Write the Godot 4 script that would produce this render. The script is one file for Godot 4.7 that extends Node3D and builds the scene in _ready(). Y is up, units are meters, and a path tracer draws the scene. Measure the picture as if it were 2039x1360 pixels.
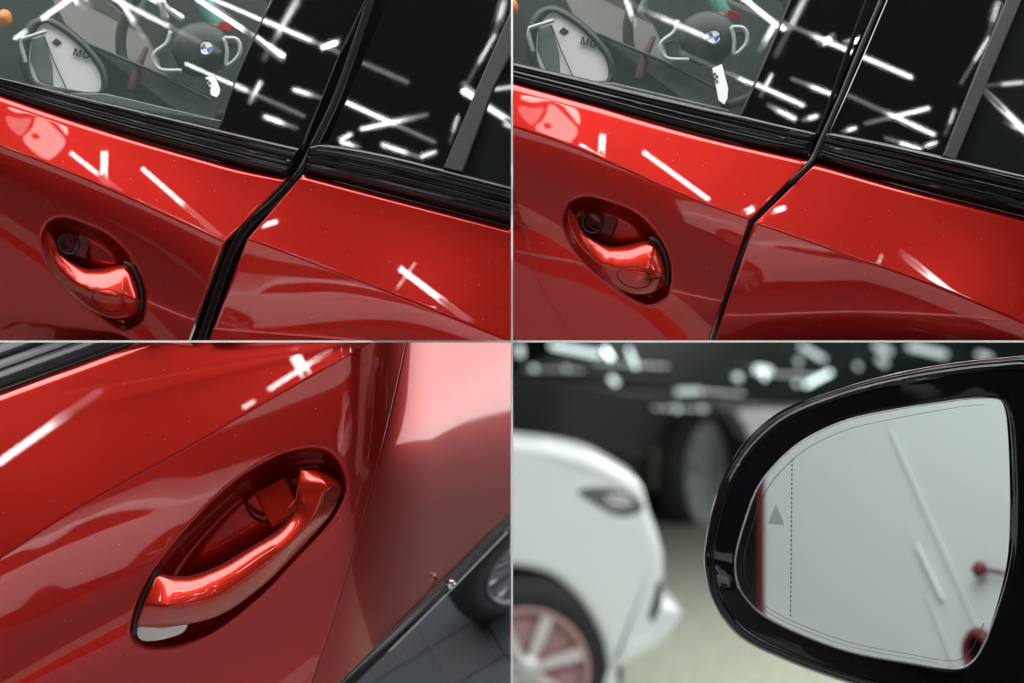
extends Node3D
# Four car close-ups set in bays parted by white collage dividers, built as a rack. Lengths are written in rack units of 0.6 mm.
const S := 0.0006
const D := 4000.0
const EYE := Vector3(0, 0, D)
const FLOOR := -2250.0
var M := {}
var used := {}


func _ready() -> void:
	var cam := Camera3D.new()
	cam.name = "camera"
	cam.position = EYE * S
	cam.fov = rad_to_deg(2.0 * atan(680.0 / D))
	cam.near = 0.02
	cam.far = 60.0
	var at_lens := CameraAttributesPhysical.new()
	at_lens.frustum_focal_length = 70.588
	at_lens.frustum_focus_distance = (D + 20.0) * S
	at_lens.exposure_aperture = 3.4
	at_lens.frustum_near = 0.02
	at_lens.frustum_far = 60.0
	cam.attributes = at_lens
	add_child(cam)
	var we := WorldEnvironment.new()
	we.name = "world_environment"
	var env := Environment.new()
	env.background_mode = Environment.BG_COLOR
	env.background_color = Color(0.075, 0.085, 0.085)
	env.tonemap_mode = Environment.TONE_MAPPER_LINEAR
	env.tonemap_exposure = 1.0
	env.sdfgi_enabled = true
	env.ssao_enabled = true
	env.ssil_enabled = true
	we.environment = env
	add_child(we)
	make_materials()
	ceiling_panel("ceiling_light_panel", "large white diffused ceiling light panel above the rack", Vector3(-1000, 2600, 250), Vector3(-1000, 0, 200), Vector2(7200, 2500), 6.0)
	build_floor()
	build_rack()
	upper_left()
	upper_right()
	lower_left()
	lower_right()
	reflected_things()
	tubes()


# ---------------------------------------------------------------- points and curves
func at(x: float, y: float, z: float) -> Vector3:
	var k := (D - z) / D
	return Vector3((x - 1019.5) * k, (680.0 - y) * k, z)


func plane_at(x: float, y: float, z: float, up: Vector2, tilt: float, side := 0.0) -> Dictionary:
	var u := up.normalized()
	var a := deg_to_rad(tilt)
	var n := Vector3(u.x * sin(a), u.y * sin(a), cos(a))
	if side != 0.0:
		n = n.rotated(Vector3.UP, deg_to_rad(side))
	return {"p": at(x, y, z), "n": n.normalized()}


func on(pl: Dictionary, x: float, y: float) -> Vector3:
	var r := at(x, y, 0.0) - EYE
	var p: Vector3 = pl.p
	var n: Vector3 = pl.n
	return EYE + r * ((p - EYE).dot(n) / r.dot(n))


func crv(pts: Array, t: float) -> Vector2:
	# smooth curve through the points, by length
	var n := pts.size()
	var total := 0.0
	for k in n - 1:
		total += (pts[k + 1] - pts[k]).length()
	var s := t * total
	var k := 0
	while k < n - 2 and s > (pts[k + 1] - pts[k]).length():
		s -= (pts[k + 1] - pts[k]).length()
		k += 1
	var f: float = s / maxf((pts[k + 1] - pts[k]).length(), 0.001)
	var a: Vector2 = pts[maxi(k - 1, 0)]
	var b: Vector2 = pts[k]
	var c: Vector2 = pts[k + 1]
	var d: Vector2 = pts[mini(k + 2, n - 1)]
	if n == 2 or f < 0.0 or f > 1.0:
		return b.lerp(c, f)
	var l1 := maxf((b - a).length(), 0.001)
	var l2 := maxf((c - b).length(), 0.001)
	var l3 := maxf((d - c).length(), 0.001)
	var m1 := (c - a) / (l1 + l2) * l2 if k > 0 else c - b
	var m2 := (d - b) / (l2 + l3) * l2 if k < n - 2 else c - b
	var f2 := f * f
	var f3 := f2 * f
	return b * (2 * f3 - 3 * f2 + 1) + m1 * (f3 - 2 * f2 + f) + c * (-2 * f3 + 3 * f2) + m2 * (f3 - f2)


func ring(pts: Array, count: int) -> PackedVector2Array:
	# closed smooth outline, evenly spaced
	var ext: Array = [pts[-2], pts[-1]]
	ext.append_array(pts)
	ext.append_array([pts[0], pts[1], pts[2]])
	var fine := PackedVector2Array()
	for k in pts.size():
		for j in 16:
			var a: Vector2 = ext[k + 1]
			var b: Vector2 = ext[k + 2]
			var c: Vector2 = ext[k + 3]
			var d: Vector2 = ext[k + 4]
			var l1 := (b - a).length()
			var l2 := (c - b).length()
			var l3 := (d - c).length()
			var f := j / 16.0
			var m1 := (c - a) / (l1 + l2) * l2
			var m2 := (d - b) / (l2 + l3) * l2
			fine.append(b * (2 * f * f * f - 3 * f * f + 1) + m1 * (f * f * f - 2 * f * f + f) + c * (-2 * f * f * f + 3 * f * f) + m2 * (f * f * f - f * f))
	var cum := PackedFloat32Array([0.0])
	for k in fine.size():
		cum.append(cum[k] + (fine[(k + 1) % fine.size()] - fine[k]).length())
	var out := PackedVector2Array()
	var k := 0
	for j in count:
		var s := cum[-1] * j / count
		while cum[k + 1] < s:
			k += 1
		out.append(fine[k].lerp(fine[(k + 1) % fine.size()], (s - cum[k]) / maxf(cum[k + 1] - cum[k], 0.0001)))
	return out


func inside_dist(poly: PackedVector2Array, p: Vector2) -> float:
	# distance to the outline, positive inside
	var best := 1e9
	var n := poly.size()
	for k in n:
		var a := poly[k]
		var ab := poly[(k + 1) % n] - a
		var t := clampf((p - a).dot(ab) / maxf(ab.length_squared(), 0.0001), 0.0, 1.0)
		best = minf(best, (a + ab * t).distance_squared_to(p))
	best = sqrt(best)
	return best if Geometry2D.is_point_in_polygon(p, poly) else -best


func knots(table: Array, x: float) -> float:
	if x <= table[0][0]:
		return table[0][1]
	for k in table.size() - 1:
		if x <= table[k + 1][0]:
			return lerpf(table[k][1], table[k + 1][1], (x - table[k][0]) / (table[k + 1][0] - table[k][0]))
	return table[-1][1]


# ---------------------------------------------------------------- meshes
func grid(nu: int, nv: int, f: Callable, wrap_v := false, mode := "eye") -> Dictionary:
	var v := PackedVector3Array()
	var n := PackedVector3Array()
	var idx := PackedInt32Array()
	v.resize(nu * nv)
	n.resize(nu * nv)
	for i in nu:
		for j in nv:
			v[i * nv + j] = f.call(i, j)
	var total := 0.0
	var mid := Vector3.ZERO
	for p in v:
		mid += p / v.size()
	for i in nu:
		var ring_mid := Vector3.ZERO
		if mode == "ring":
			for j in nv:
				ring_mid += v[i * nv + j] / nv
		for j in nv:
			var a := v[mini(i + 1, nu - 1) * nv + j] - v[maxi(i - 1, 0) * nv + j]
			var j1 := (j + 1) % nv if wrap_v else mini(j + 1, nv - 1)
			var j0 := (j + nv - 1) % nv if wrap_v else maxi(j - 1, 0)
			var b := v[i * nv + j1] - v[i * nv + j0]
			var c := a.cross(b)
			n[i * nv + j] = c.normalized() if c.length_squared() > 1e-12 else Vector3.ZERO
			var p := v[i * nv + j]
			total += c.dot(EYE - p if mode == "eye" else p - (ring_mid if mode == "ring" else mid))
	for k in n.size():
		if n[k] == Vector3.ZERO:
			var i := k / nv
			n[k] = n[mini(i + 1, nu - 1) * nv + k % nv] if n[mini(i + 1, nu - 1) * nv + k % nv] != Vector3.ZERO else n[maxi(i - 1, 0) * nv + k % nv]
		if n[k] == Vector3.ZERO:
			n[k] = Vector3.BACK * signf(total)
	var flip := total < 0.0
	for k in n.size():
		if flip:
			n[k] = -n[k]
	for i in nu - 1:
		for j in (nv if wrap_v else nv - 1):
			var a := i * nv + j
			var b := i * nv + (j + 1) % nv
			var c := a + nv
			var d := b + nv
			if flip:
				idx.append_array([a, c, b, b, c, d])
			else:
				idx.append_array([a, b, c, b, d, c])
	# front faces run clockwise
	var out := PackedInt32Array()
	for k in range(0, idx.size(), 3):
		var a := idx[k]
		var b := idx[k + 1]
		var c := idx[k + 2]
		var g := (v[b] - v[a]).cross(v[c] - v[a])
		if g.dot(n[a] + n[b] + n[c]) > 0.0:
			out.append_array([a, c, b])
		else:
			out.append_array([a, b, c])
	return {"v": v, "n": n, "i": out}


func cut(md: Dictionary, nor: Vector3, d: float) -> Dictionary:
	# keeps the part with nor . p <= d
	var v: PackedVector3Array = md.v
	var n: PackedVector3Array = md.n
	var idx: PackedInt32Array = md.i
	var v2 := v.duplicate()
	var n2 := n.duplicate()
	var out := PackedInt32Array()
	for k in range(0, idx.size(), 3):
		var tri := [idx[k], idx[k + 1], idx[k + 2]]
		var s := []
		for q in tri:
			s.append(nor.dot(v[q]) - d)
		if s[0] <= 0 and s[1] <= 0 and s[2] <= 0:
			out.append_array(tri)
			continue
		if s[0] > 0 and s[1] > 0 and s[2] > 0:
			continue
		var poly := []
		for e in 3:
			var f: int = (e + 1) % 3
			if s[e] <= 0:
				poly.append(tri[e])
			if (s[e] <= 0) != (s[f] <= 0):
				var t: float = s[e] / (s[e] - s[f])
				v2.append(v[tri[e]].lerp(v[tri[f]], t))
				n2.append(n[tri[e]].lerp(n[tri[f]], t).normalized())
				poly.append(v2.size() - 1)
		for e in range(1, poly.size() - 1):
			out.append_array([poly[0], poly[e], poly[e + 1]])
	return {"v": v2, "n": n2, "i": out}


func join(list: Array) -> Dictionary:
	var v := PackedVector3Array()
	var n := PackedVector3Array()
	var idx := PackedInt32Array()
	for m in list:
		var base := v.size()
		v.append_array(m.v)
		n.append_array(m.n)
		for k in m.i:
			idx.append(base + k)
	return {"v": v, "n": n, "i": idx}


func facets(tris: Array) -> Dictionary:
	# flat triangles, each three points; normals away from their middle or as wound
	var v := PackedVector3Array()
	var n := PackedVector3Array()
	var idx := PackedInt32Array()
	for t in tris:
		var g: Vector3 = (t[2] - t[0]).cross(t[1] - t[0]).normalized()
		for p in t:
			v.append(p)
			n.append(g)
			idx.append(v.size() - 1)
	return {"v": v, "n": n, "i": idx}


func slab(outline: Array, back: Vector3, bevel := 0.0) -> Dictionary:
	# a plate: outline of points facing the eye, with thickness towards back
	var mid := Vector3.ZERO
	for p in outline:
		mid += p / outline.size()
	var nor := Vector3.ZERO
	for k in outline.size():
		nor += (outline[k] - mid).cross(outline[(k + 1) % outline.size()] - mid)
	nor = nor.normalized()
	var pts := outline.duplicate()
	if nor.dot(-back) < 0:
		pts.reverse()
		nor = -nor
	# pts run anticlockwise seen from the front
	var flat := PackedVector2Array()
	var ex: Vector3 = (pts[1] - pts[0]).normalized()
	var ey := nor.cross(ex)
	for p in pts:
		flat.append(Vector2((p - mid).dot(ex), (p - mid).dot(ey)))
	var tri := Geometry2D.triangulate_polygon(flat)
	var front := []
	for p in pts:
		front.append(p)
	var rim := []
	var m := pts.size()
	if bevel > 0.0:
		for k in m:
			var a: Vector3 = (pts[(k + 1) % m] - pts[k]).normalized()
			var b: Vector3 = (pts[k] - pts[(k + m - 1) % m]).normalized()
			var inw: Vector3 = (nor.cross(a) + nor.cross(b)).normalized()
			front[k] = pts[k] + inw * bevel
			rim.append(pts[k] + back.normalized() * bevel)
	else:
		rim = front.duplicate()
	var tris := []
	for k in range(0, tri.size(), 3):
		var a: Vector3 = front[tri[k]]
		var b: Vector3 = front[tri[k + 1]]
		var c: Vector3 = front[tri[k + 2]]
		if (b - a).cross(c - a).dot(nor) > 0:
			var q := b
			b = c
			c = q
		tris.append([a, b, c])
		tris.append([rim[tri[k]] + back, rim[tri[k + 1]] + back, rim[tri[k + 2]] + back] if (rim[tri[k + 1]] - rim[tri[k]]).cross(rim[tri[k + 2]] - rim[tri[k]]).dot(nor) > 0 else [rim[tri[k]] + back, rim[tri[k + 2]] + back, rim[tri[k + 1]] + back])
	for k in m:
		var k1 := (k + 1) % m
		if bevel > 0.0:
			tris.append([front[k], front[k1], rim[k]])
			tris.append([front[k1], rim[k1], rim[k]])
		tris.append([rim[k], rim[k1], rim[k] + back])
		tris.append([rim[k1], rim[k1] + back, rim[k] + back])
	return facets(tris)


func soft_slab(list: Array, z: float, depth: float, bevel: float, smooth := true) -> Dictionary:
	# a rounded plate from an outline of places seen at that depth
	var raw := []
	for k in range(0, list.size(), 2):
		raw.append(Vector2(list[k], list[k + 1]))
	var o := ring(raw, 160) if smooth else PackedVector2Array(raw)
	var m := o.size()
	var area := 0.0
	for k in m:
		area += o[k].cross(o[(k + 1) % m])
	var sgn := signf(area)
	var kk := (D - z) / D
	var row := func(inset: float) -> PackedVector2Array:
		var out := PackedVector2Array()
		for k in m:
			var t := (o[(k + 1) % m] - o[(k + m - 1) % m]).normalized()
			out.append(o[k] + Vector2(-t.y, t.x) * sgn * inset)
		return out
	var steps := [[1.0, 0.0], [0.72, 0.04], [0.46, 0.16], [0.25, 0.34], [0.1, 0.58], [0.02, 0.82], [0.0, 1.0]]
	var rows := []
	for st in steps:
		rows.append([row.call(st[0] * bevel / kk), z - bevel * st[1]])
	rows.append([row.call(0.0), z - depth])
	var skirt := grid(rows.size(), m, func(i, j):
		var q: Vector2 = rows[i][0][j]
		var p := at(q.x, q.y, z)
		return Vector3(p.x, p.y, rows[i][1]), true, "mid")
	var cap: PackedVector2Array = rows[0][0]
	var tri := Geometry2D.triangulate_polygon(o)
	var tris := []
	for k in range(0, tri.size(), 3):
		var pts := []
		for e in 3:
			pts.append(at(cap[tri[k + e]].x, cap[tri[k + e]].y, z))
		if (pts[1] - pts[0]).cross(pts[2] - pts[0]).z > 0:
			pts = [pts[0], pts[2], pts[1]]
		tris.append(pts)
	return join([skirt, facets(tris)])


func box(c: Vector3, half: Vector3, turn := Basis.IDENTITY, bevel := 0.0) -> Dictionary:
	var o := []
	for q in [Vector2(-1, -1), Vector2(1, -1), Vector2(1, 1), Vector2(-1, 1)]:
		o.append(c + turn * Vector3(q.x * half.x, q.y * half.y, half.z))
	return slab(o, turn * Vector3(0, 0, -2.0 * half.z + bevel), bevel)


func tube(path: Array, radii: Array, seg := 12, closed := false) -> Dictionary:
	var pts := path.duplicate()
	if closed:
		pts.append(path[0])
	var n := pts.size()
	var frames := []
	var up := Vector3.ZERO
	for k in n:
		var d: Vector3 = (pts[(k + 1) % (n - 1)] - pts[(k + n - 2) % (n - 1)]) if closed else (pts[mini(k + 1, n - 1)] - pts[maxi(k - 1, 0)])
		d = d.normalized()
		if up == Vector3.ZERO:
			up = Vector3.UP if absf(d.y) < 0.9 else Vector3.RIGHT
		var x := d.cross(up).normalized()
		up = x.cross(d).normalized()
		frames.append([x, up])
	var rad := func(k): return radii[mini(k, radii.size() - 1)]
	var extra := 0 if closed else 2
	return grid(n + extra, seg, func(i, j):
		var k := clampi(i - (0 if closed else 1), 0, n - 1)
		var r: float = rad.call(k)
		if extra and (i == 0 or i == n + 1):
			r = 0.001
		var a: float = TAU * j / seg
		return pts[k] + (frames[k][0] * cos(a) + frames[k][1] * sin(a)) * r, true, "ring")


func lathe(center: Vector3, axis: Vector3, profile: Array, seg := 48, squash := 1.0, up := Vector3.UP) -> Dictionary:
	# profile: [radius, along axis]
	var z := axis.normalized()
	var x := up.cross(z).normalized()
	var y := z.cross(x)
	return grid(profile.size(), seg, func(i, j):
		var a: float = TAU * j / seg
		return center + (x * cos(a) * squash + y * sin(a)) * profile[i][0] + z * profile[i][1], true, "mid")


func put(md: Dictionary, called: String, mat: Material, parent: Node = null) -> MeshInstance3D:
	var origin := Vector3.ZERO
	var o := MeshInstance3D.new()
	var v: PackedVector3Array = md.v
	var idx: PackedInt32Array = md.i
	# keep only the points in use
	var n: PackedVector3Array = md.n
	var remap := {}
	var v2 := PackedVector3Array()
	var n2 := PackedVector3Array()
	var i2 := PackedInt32Array()
	for k in idx:
		if not remap.has(k):
			remap[k] = v2.size()
			v2.append(v[k] * S)
			n2.append(n[k])
		i2.append(remap[k])
	if parent == null:
		for p in v2:
			origin += p / v2.size()
	else:
		origin = (parent as Node3D).get_meta("origin", Vector3.ZERO)
	for k in v2.size():
		v2[k] -= origin
	var arr := []
	arr.resize(Mesh.ARRAY_MAX)
	arr[Mesh.ARRAY_VERTEX] = v2
	arr[Mesh.ARRAY_NORMAL] = n2
	arr[Mesh.ARRAY_INDEX] = i2
	var am := ArrayMesh.new()
	if v2.size():
		am.add_surface_from_arrays(Mesh.PRIMITIVE_TRIANGLES, arr)
	o.mesh = am
	o.material_override = mat
	o.set_meta("origin", origin)
	o.cast_shadow = GeometryInstance3D.SHADOW_CASTING_SETTING_ON
	if parent == null:
		o.position = origin
		o.name = numbered(called, self)
		add_child(o)
	else:
		o.name = numbered(called, parent)
		parent.add_child(o)
	return o


func numbered(called: String, parent: Node) -> String:
	var key := str(parent.get_instance_id()) + called
	used[key] = used.get(key, -1) + 1
	return called if used[key] == 0 else "%s_%03d" % [called, used[key]]


func thing(called: String, label: String, category: String, where: Vector3, group := "") -> Node3D:
	var o := Node3D.new()
	o.name = numbered(called, self)
	o.position = where * S
	o.set_meta("origin", where * S)
	add_child(o)
	tag(o, label, category, group)
	return o


func tag(o: Node, label: String, category: String, group := "") -> void:
	o.set_meta("label", label)
	o.set_meta("category", category)
	if group:
		o.set_meta("group", group)


func part(called: String, parent: Node3D) -> Node3D:
	var o := Node3D.new()
	o.name = numbered(called, parent)
	o.set_meta("origin", parent.get_meta("origin"))
	parent.add_child(o)
	return o


func structure(o: Node) -> void:
	o.set_meta("kind", "structure")


# ---------------------------------------------------------------- materials
func mat(called: String, c: Color, rough: float, metal := 0.0, spec := 0.5, coat := 0.0) -> StandardMaterial3D:
	var m := StandardMaterial3D.new()
	m.resource_name = called
	m.albedo_color = c.linear_to_srgb()
	m.roughness = rough
	m.metallic = metal
	m.metallic_specular = spec
	if coat > 0.0:
		m.clearcoat_enabled = true
		m.clearcoat = coat
		m.clearcoat_roughness = 0.01
	return m


func peel(m: StandardMaterial3D, tex: Texture2D, size: float, amount: float) -> void:
	m.normal_enabled = true
	m.normal_texture = tex
	m.normal_scale = amount
	m.uv1_triplanar = true
	m.uv1_world_triplanar = true
	m.uv1_scale = Vector3.ONE / (size * S)


func noise_tex(frequency: float, octaves: int, seed_: int, as_normal: bool, ramp: Gradient = null) -> NoiseTexture2D:
	var f := FastNoiseLite.new()
	f.seed = seed_
	f.noise_type = FastNoiseLite.TYPE_SIMPLEX_SMOOTH
	f.frequency = frequency
	f.fractal_octaves = octaves
	var t := NoiseTexture2D.new()
	t.width = 512
	t.height = 512
	t.seamless = true
	t.noise = f
	t.as_normal_map = as_normal
	t.bump_strength = 8.0
	if ramp:
		t.color_ramp = ramp
	return t


func make_materials() -> void:
	var fine := noise_tex(0.05, 2, 3, true)
	M.red = mat("red paint", Color(0.42, 0.014, 0.009), 0.30, 0.75, 0.3, 1.0)
	peel(M.red, fine, 200.0, 0.004)
	M.handle_red = mat("red handle paint", Color(0.50, 0.020, 0.008), 0.3, 0.7, 0.3, 1.0)
	M.black = mat("black gloss plastic", Color(0.006, 0.006, 0.007), 0.02, 0.0, 0.6, 1.0)
	peel(M.black, fine, 120.0, 0.006)
	M.trim = mat("black gloss moulding", Color(0.005, 0.005, 0.006), 0.05, 0.0, 0.45)
	M.trim_soft = mat("black satin moulding", Color(0.012, 0.014, 0.016), 0.38)
	M.speck = mat("dust speck", Color(0.4, 0.36, 0.36), 0.8)
	M.rubber = mat("black rubber", Color(0.008, 0.008, 0.008), 0.45)
	M.jamb = mat("door jamb black", Color(0.004, 0.004, 0.004), 0.7, 0.0, 0.2)
	M.matt = mat("dark grey matt", Color(0.035, 0.036, 0.04), 0.55)
	M.glass = StandardMaterial3D.new()
	M.glass.resource_name = "window glass"
	M.glass.transparency = BaseMaterial3D.TRANSPARENCY_ALPHA
	M.glass.albedo_color = Color(0.34, 0.42, 0.39, 0.16)
	M.glass.roughness = 0.0
	M.glass.metallic_specular = 0.5
	M.white_frame = mat("white powder coat", Color(0.86, 0.87, 0.87), 0.6)
	M.white = mat("white car paint", Color(0.80, 0.81, 0.81), 0.25, 0.0, 0.5, 0.5)
	M.white_far = mat("greyish white car paint", Color(0.68, 0.73, 0.72), 0.3, 0.0, 0.5, 0.3)
	M.dark_glass = mat("dark car glass", Color(0.01, 0.012, 0.012), 0.03)
	M.tyre = mat("tyre rubber", Color(0.018, 0.018, 0.018), 0.7)
	M.rim = mat("silver wheel paint", Color(0.55, 0.55, 0.56), 0.35, 0.6)
	M.dull_rim = mat("lavender grey wheel paint", Color(0.16, 0.16, 0.20), 0.4, 0.3)
	M.edge = mat("grey edge", Color(0.28, 0.29, 0.30), 0.3)
	M.chrome = mat("satin chrome", Color(0.75, 0.78, 0.78), 0.18, 1.0)
	M.leather = mat("black soft plastic", Color(0.014, 0.015, 0.015), 0.55)
	M.silver_trim = mat("dull silver trim", Color(0.42, 0.46, 0.45), 0.45, 0.2)
	M.dash = mat("grey brown dashboard", Color(0.07, 0.065, 0.055), 0.6)
	M.card = mat("grey door card", Color(0.13, 0.16, 0.145), 0.55)
	M.red_plastic = mat("dark red plastic", Color(0.13, 0.008, 0.010), 0.5)
	M.red_dark = mat("dark red webbing", Color(0.05, 0.006, 0.007), 0.7)
	M.pale_board = mat("pale painted board", Color(0.60, 0.645, 0.635), 0.8)
	M.streak_rod = mat("pale batten", Color(0.68, 0.72, 0.71), 0.8)
	M.paper = mat("white paper", Color(0.8, 0.8, 0.8), 0.7)
	M.ink = mat("black print", Color(0.02, 0.02, 0.02), 0.6)
	M.blue = mat("blue enamel", Color(0.03, 0.12, 0.42), 0.2)
	M.orange = mat("orange plastic", Color(0.65, 0.18, 0.02), 0.4)
	M.teal = mat("teal cloth", Color(0.06, 0.22, 0.19), 0.7)
	M.concrete = mat("pale concrete", Color(0.42, 0.46, 0.36), 0.55)
	var ramp := Gradient.new()
	ramp.set_color(0, Color(0.80, 0.80, 0.80))
	ramp.set_color(1, Color(1, 1, 1))
	M.concrete.albedo_texture = noise_tex(0.02, 4, 5, false, ramp)
	M.concrete.uv1_triplanar = true
	M.concrete.uv1_world_triplanar = true
	M.concrete.uv1_scale = Vector3.ONE / 0.9
	M.tile = mat("grey floor tile", Color(0.28, 0.29, 0.31), 0.5)
	M.black_paint = mat("black car paint", Color(0.008, 0.008, 0.008), 0.1)
	M.tile_blue = mat("blue grey floor tile", Color(0.050, 0.066, 0.078), 0.5)
	M.tile_dark = mat("slate floor tile", Color(0.032, 0.038, 0.044), 0.5)
	M.lamp_shell = mat("grey lamp shell", Color(0.10, 0.11, 0.11), 0.3)
	M.asphalt = mat("added dark floor", Color(0.06, 0.06, 0.062), 0.6)
	M.red_tile = mat("red floor tile", Color(0.62, 0.02, 0.015), 0.5)
	M.mirror = mat("mirror silver", Color(0.80, 0.86, 0.84), 0.0, 1.0)


func glow(c: Color, energy: float) -> StandardMaterial3D:
	var m := StandardMaterial3D.new()
	m.resource_name = "pale glow"
	m.albedo_color = Color(0.9, 0.9, 0.9)
	m.emission_enabled = true
	m.emission = c
	m.emission_energy_multiplier = energy
	return m


# ---------------------------------------------------------------- lamps
func area_light(parent: Node3D, centre: Vector3, along: Vector3, target: Vector3, size: Vector2, radiance: float, tint := Color(1, 1, 1)) -> void:
	var l := AreaLight3D.new()
	l.name = "lamp_light"
	var z := (centre - target).normalized()
	var x := (along - z * along.dot(z)).normalized()
	l.area_size = size * S
	l.area_normalize_energy = true
	l.light_energy = radiance * size.x * size.y * S * S / PI
	l.light_color = tint
	l.shadow_enabled = true
	l.area_range = 20.0
	parent.add_child(l)
	l.transform = Transform3D(Basis(x, z.cross(x), z), centre * S - (parent.get_meta("origin") as Vector3))


func ceiling_panel(called: String, label: String, c: Vector3, target: Vector3, size: Vector2, radiance: float) -> void:
	var t := thing(called, label, "ceiling light", c)
	var z := (c - target).normalized()
	var x := Vector3.RIGHT if absf(z.y) > 0.8 else Vector3.UP.cross(z).normalized()
	var b := Basis(x, z.cross(x), z)
	put(box(c + z * 40.0, Vector3(size.x / 2 + 30, size.y / 2 + 30, 20), b, 4.0), "casing", M.white_frame, t)
	put(box(c + z * 14.0, Vector3(size.x / 2, size.y / 2, 4), b), "diffuser", glow(Color(1, 1, 1), 1.0), t)
	area_light(t, c, x, target, size, radiance)


func tube_lamp(pl: Dictionary, a: Vector2, b: Vector2, width: float, far: float, radiance: float, label: String) -> void:
	# a tube that this flat of paint or glass mirrors between those two places
	var ends := []
	var mid := Vector3.ZERO
	for q in [a, b]:
		var p := on(pl, q.x, q.y)
		var d := (p - EYE).normalized()
		var n: Vector3 = pl.n
		ends.append(p + (d - n * 2.0 * d.dot(n)) * far)
		mid += p * 0.5
	var c: Vector3 = (ends[0] + ends[1]) * 0.5
	var along: Vector3 = ends[1] - ends[0]
	var w := width * (D + far) / D
	var t := thing("tube_lamp", label, "tube lamp", c, label.replace("white tube lamp", "white tube lamps"))
	var away := (c - mid).normalized()
	var e := along.normalized()
	put(tube([ends[0] + away * (w * 0.6), ends[1] + away * (w * 0.6)], [w * 0.5], 10), "tube", glow(Color(1, 1, 1), 1.5), t)
	for s in [0, 1]:
		var p: Vector3 = ends[s] + away * (w * 0.6)
		var o: Vector3 = e * (1.0 if s else -1.0)
		put(tube([p, p + o * w * 0.7], [w * 0.62], 10), "pale_end", M.white_frame, t)
	area_light(t, c, along, mid, Vector2(along.length(), w), radiance)


# ---------------------------------------------------------------- door skins
func v2(list: Array) -> Array:
	var out := []
	for k in range(0, list.size(), 2):
		out.append(Vector2(list[k], list[k + 1]))
	return out


func fall_table(tilts: Array) -> PackedFloat32Array:
	# integral of tan(tilt) over 0..2
	var out := PackedFloat32Array([0.0])
	for k in 200:
		out.append(out[-1] + tan(deg_to_rad(knots(tilts, (k + 0.5) * 0.01))) * 0.01)
	return out


func skin_place(g: Dictionary, u: float, v: float) -> Vector2:
	var c := crv(g.crease, u)
	if v <= 0.0:
		return c.lerp(crv(g.sill, u), -v)
	var q := c.lerp(crv(g.low, u), v)
	return q + Vector2(g.get("bow", 0.0) * v * (1.0 - v) * 4.0 * (u if g.get("bow_end", true) else 1.0 - u), 0)


func skin(g: Dictionary, u: float, v: float, with_cup := true) -> Vector3:
	var q := skin_place(g, u, v)
	var p: Vector3
	if v <= 0.0:
		p = on(g.plane, q.x, q.y)
		var h := (crv(g.crease, u) - crv(g.sill, u)).length()
		var d := (1.0 + v) * h
		var r: float = g.get("shoulder", 16.0)
		if d < r:
			p = at(q.x, q.y, p.z - (r - sqrt(maxf(r * r - (r - d) * (r - d), 0.0))) * 0.8)
		var e := -v * h
		if e < 5.0:
			p = at(q.x, q.y, p.z - (5.0 - e) * (5.0 - e) * 0.05)
	else:
		var cq := crv(g.crease, u)
		var c := on(g.plane, cq.x, cq.y)
		var sp := lerpf(g.spread[0], g.spread[1], u)
		var t := clampf(v / sp * 100.0, 0.0, 199.0)
		var table: PackedFloat32Array = g.fall
		var f := lerpf(table[int(t)], table[int(t) + 1], t - int(t)) * sp
		p = at(q.x, q.y, c.z - 1.25 - f * g.height)
	if g.has("side"):
		# the skin turns away towards this side
		var x := maxf(q.x - 665.0, 0.0)
		var e := 0.0051 * x * x if x < 195.0 else 0.0051 * 195.0 * 195.0 + (x - 195.0) * 1.989
		p = at(q.x, q.y, p.z - e)
	if with_cup and g.has("cup"):
		var sd := inside_dist(g.cup, q) if q.distance_to(g.cup_mid) < g.cup_reach else -99.0
		if sd > -7.0:
			var w := clampf((sd + 7.0) / 7.0, 0.0, 1.0)
			var deep := w * w * 4.0
			if sd > 0.0:
				var k := clampf(sd / g.cup_wall, 0.0, 1.0)
				deep += g.cup_deep * (1.0 - pow(1.0 - k, 2.2))
			p = at(q.x, q.y, p.z - deep)
	return p


func skin_z(g: Dictionary, q: Vector2) -> float:
	# depth of the skin without its cup at a place below the crease
	var u := 0.5
	var v := 0.3
	for k in 12:
		var p := skin_place(g, u, v)
		var du := (skin_place(g, u + 0.01, v) - p) / 0.01
		var dv := (skin_place(g, u, v + 0.01) - p) / 0.01
		var det := du.x * dv.y - du.y * dv.x
		var r := q - p
		u = clampf(u + (r.x * dv.y - r.y * dv.x) / det, -0.2, 1.2)
		v = clampf(v + (du.x * r.y - du.y * r.x) / det, 0.01, 1.5)
	return skin(g, u, v, false).z


func skin_mesh(g: Dictionary, nu: int, low_rows: int) -> Dictionary:
	var vs := []
	for k in 9:
		vs.append(-1.0 + k * 0.012)
	for k in 26:
		vs.append(-0.88 + 0.83 * k / 25.0)
	vs.append_array([-0.035, -0.025, -0.016, -0.009, -0.004, 0.0, 0.003, 0.007, 0.012, 0.018])
	for k in low_rows:
		vs.append(0.024 + (g.get("deepest", 1.0) - 0.024) * k / (low_rows - 1.0))
	var us := []
	var hem := [[0.0, 0.0], [0.8, 0.5], [1.5, 1.6], [2.0, 3.5], [2.2, 30.0]]
	var rows := []
	if g.hem_start:
		for k in range(4, 0, -1):
			rows.append([0.0, -hem[k][0], hem[k][1]])
	for k in nu:
		rows.append([k / (nu - 1.0), 0.0, 0.0])
	if g.hem_end:
		for k in range(1, 5):
			rows.append([1.0, hem[k][0], hem[k][1]])
	return grid(rows.size(), vs.size(), func(i, j):
		var p := skin(g, rows[i][0], vs[j])
		return p + Vector3(rows[i][1], 0, -rows[i][2]))


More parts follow.
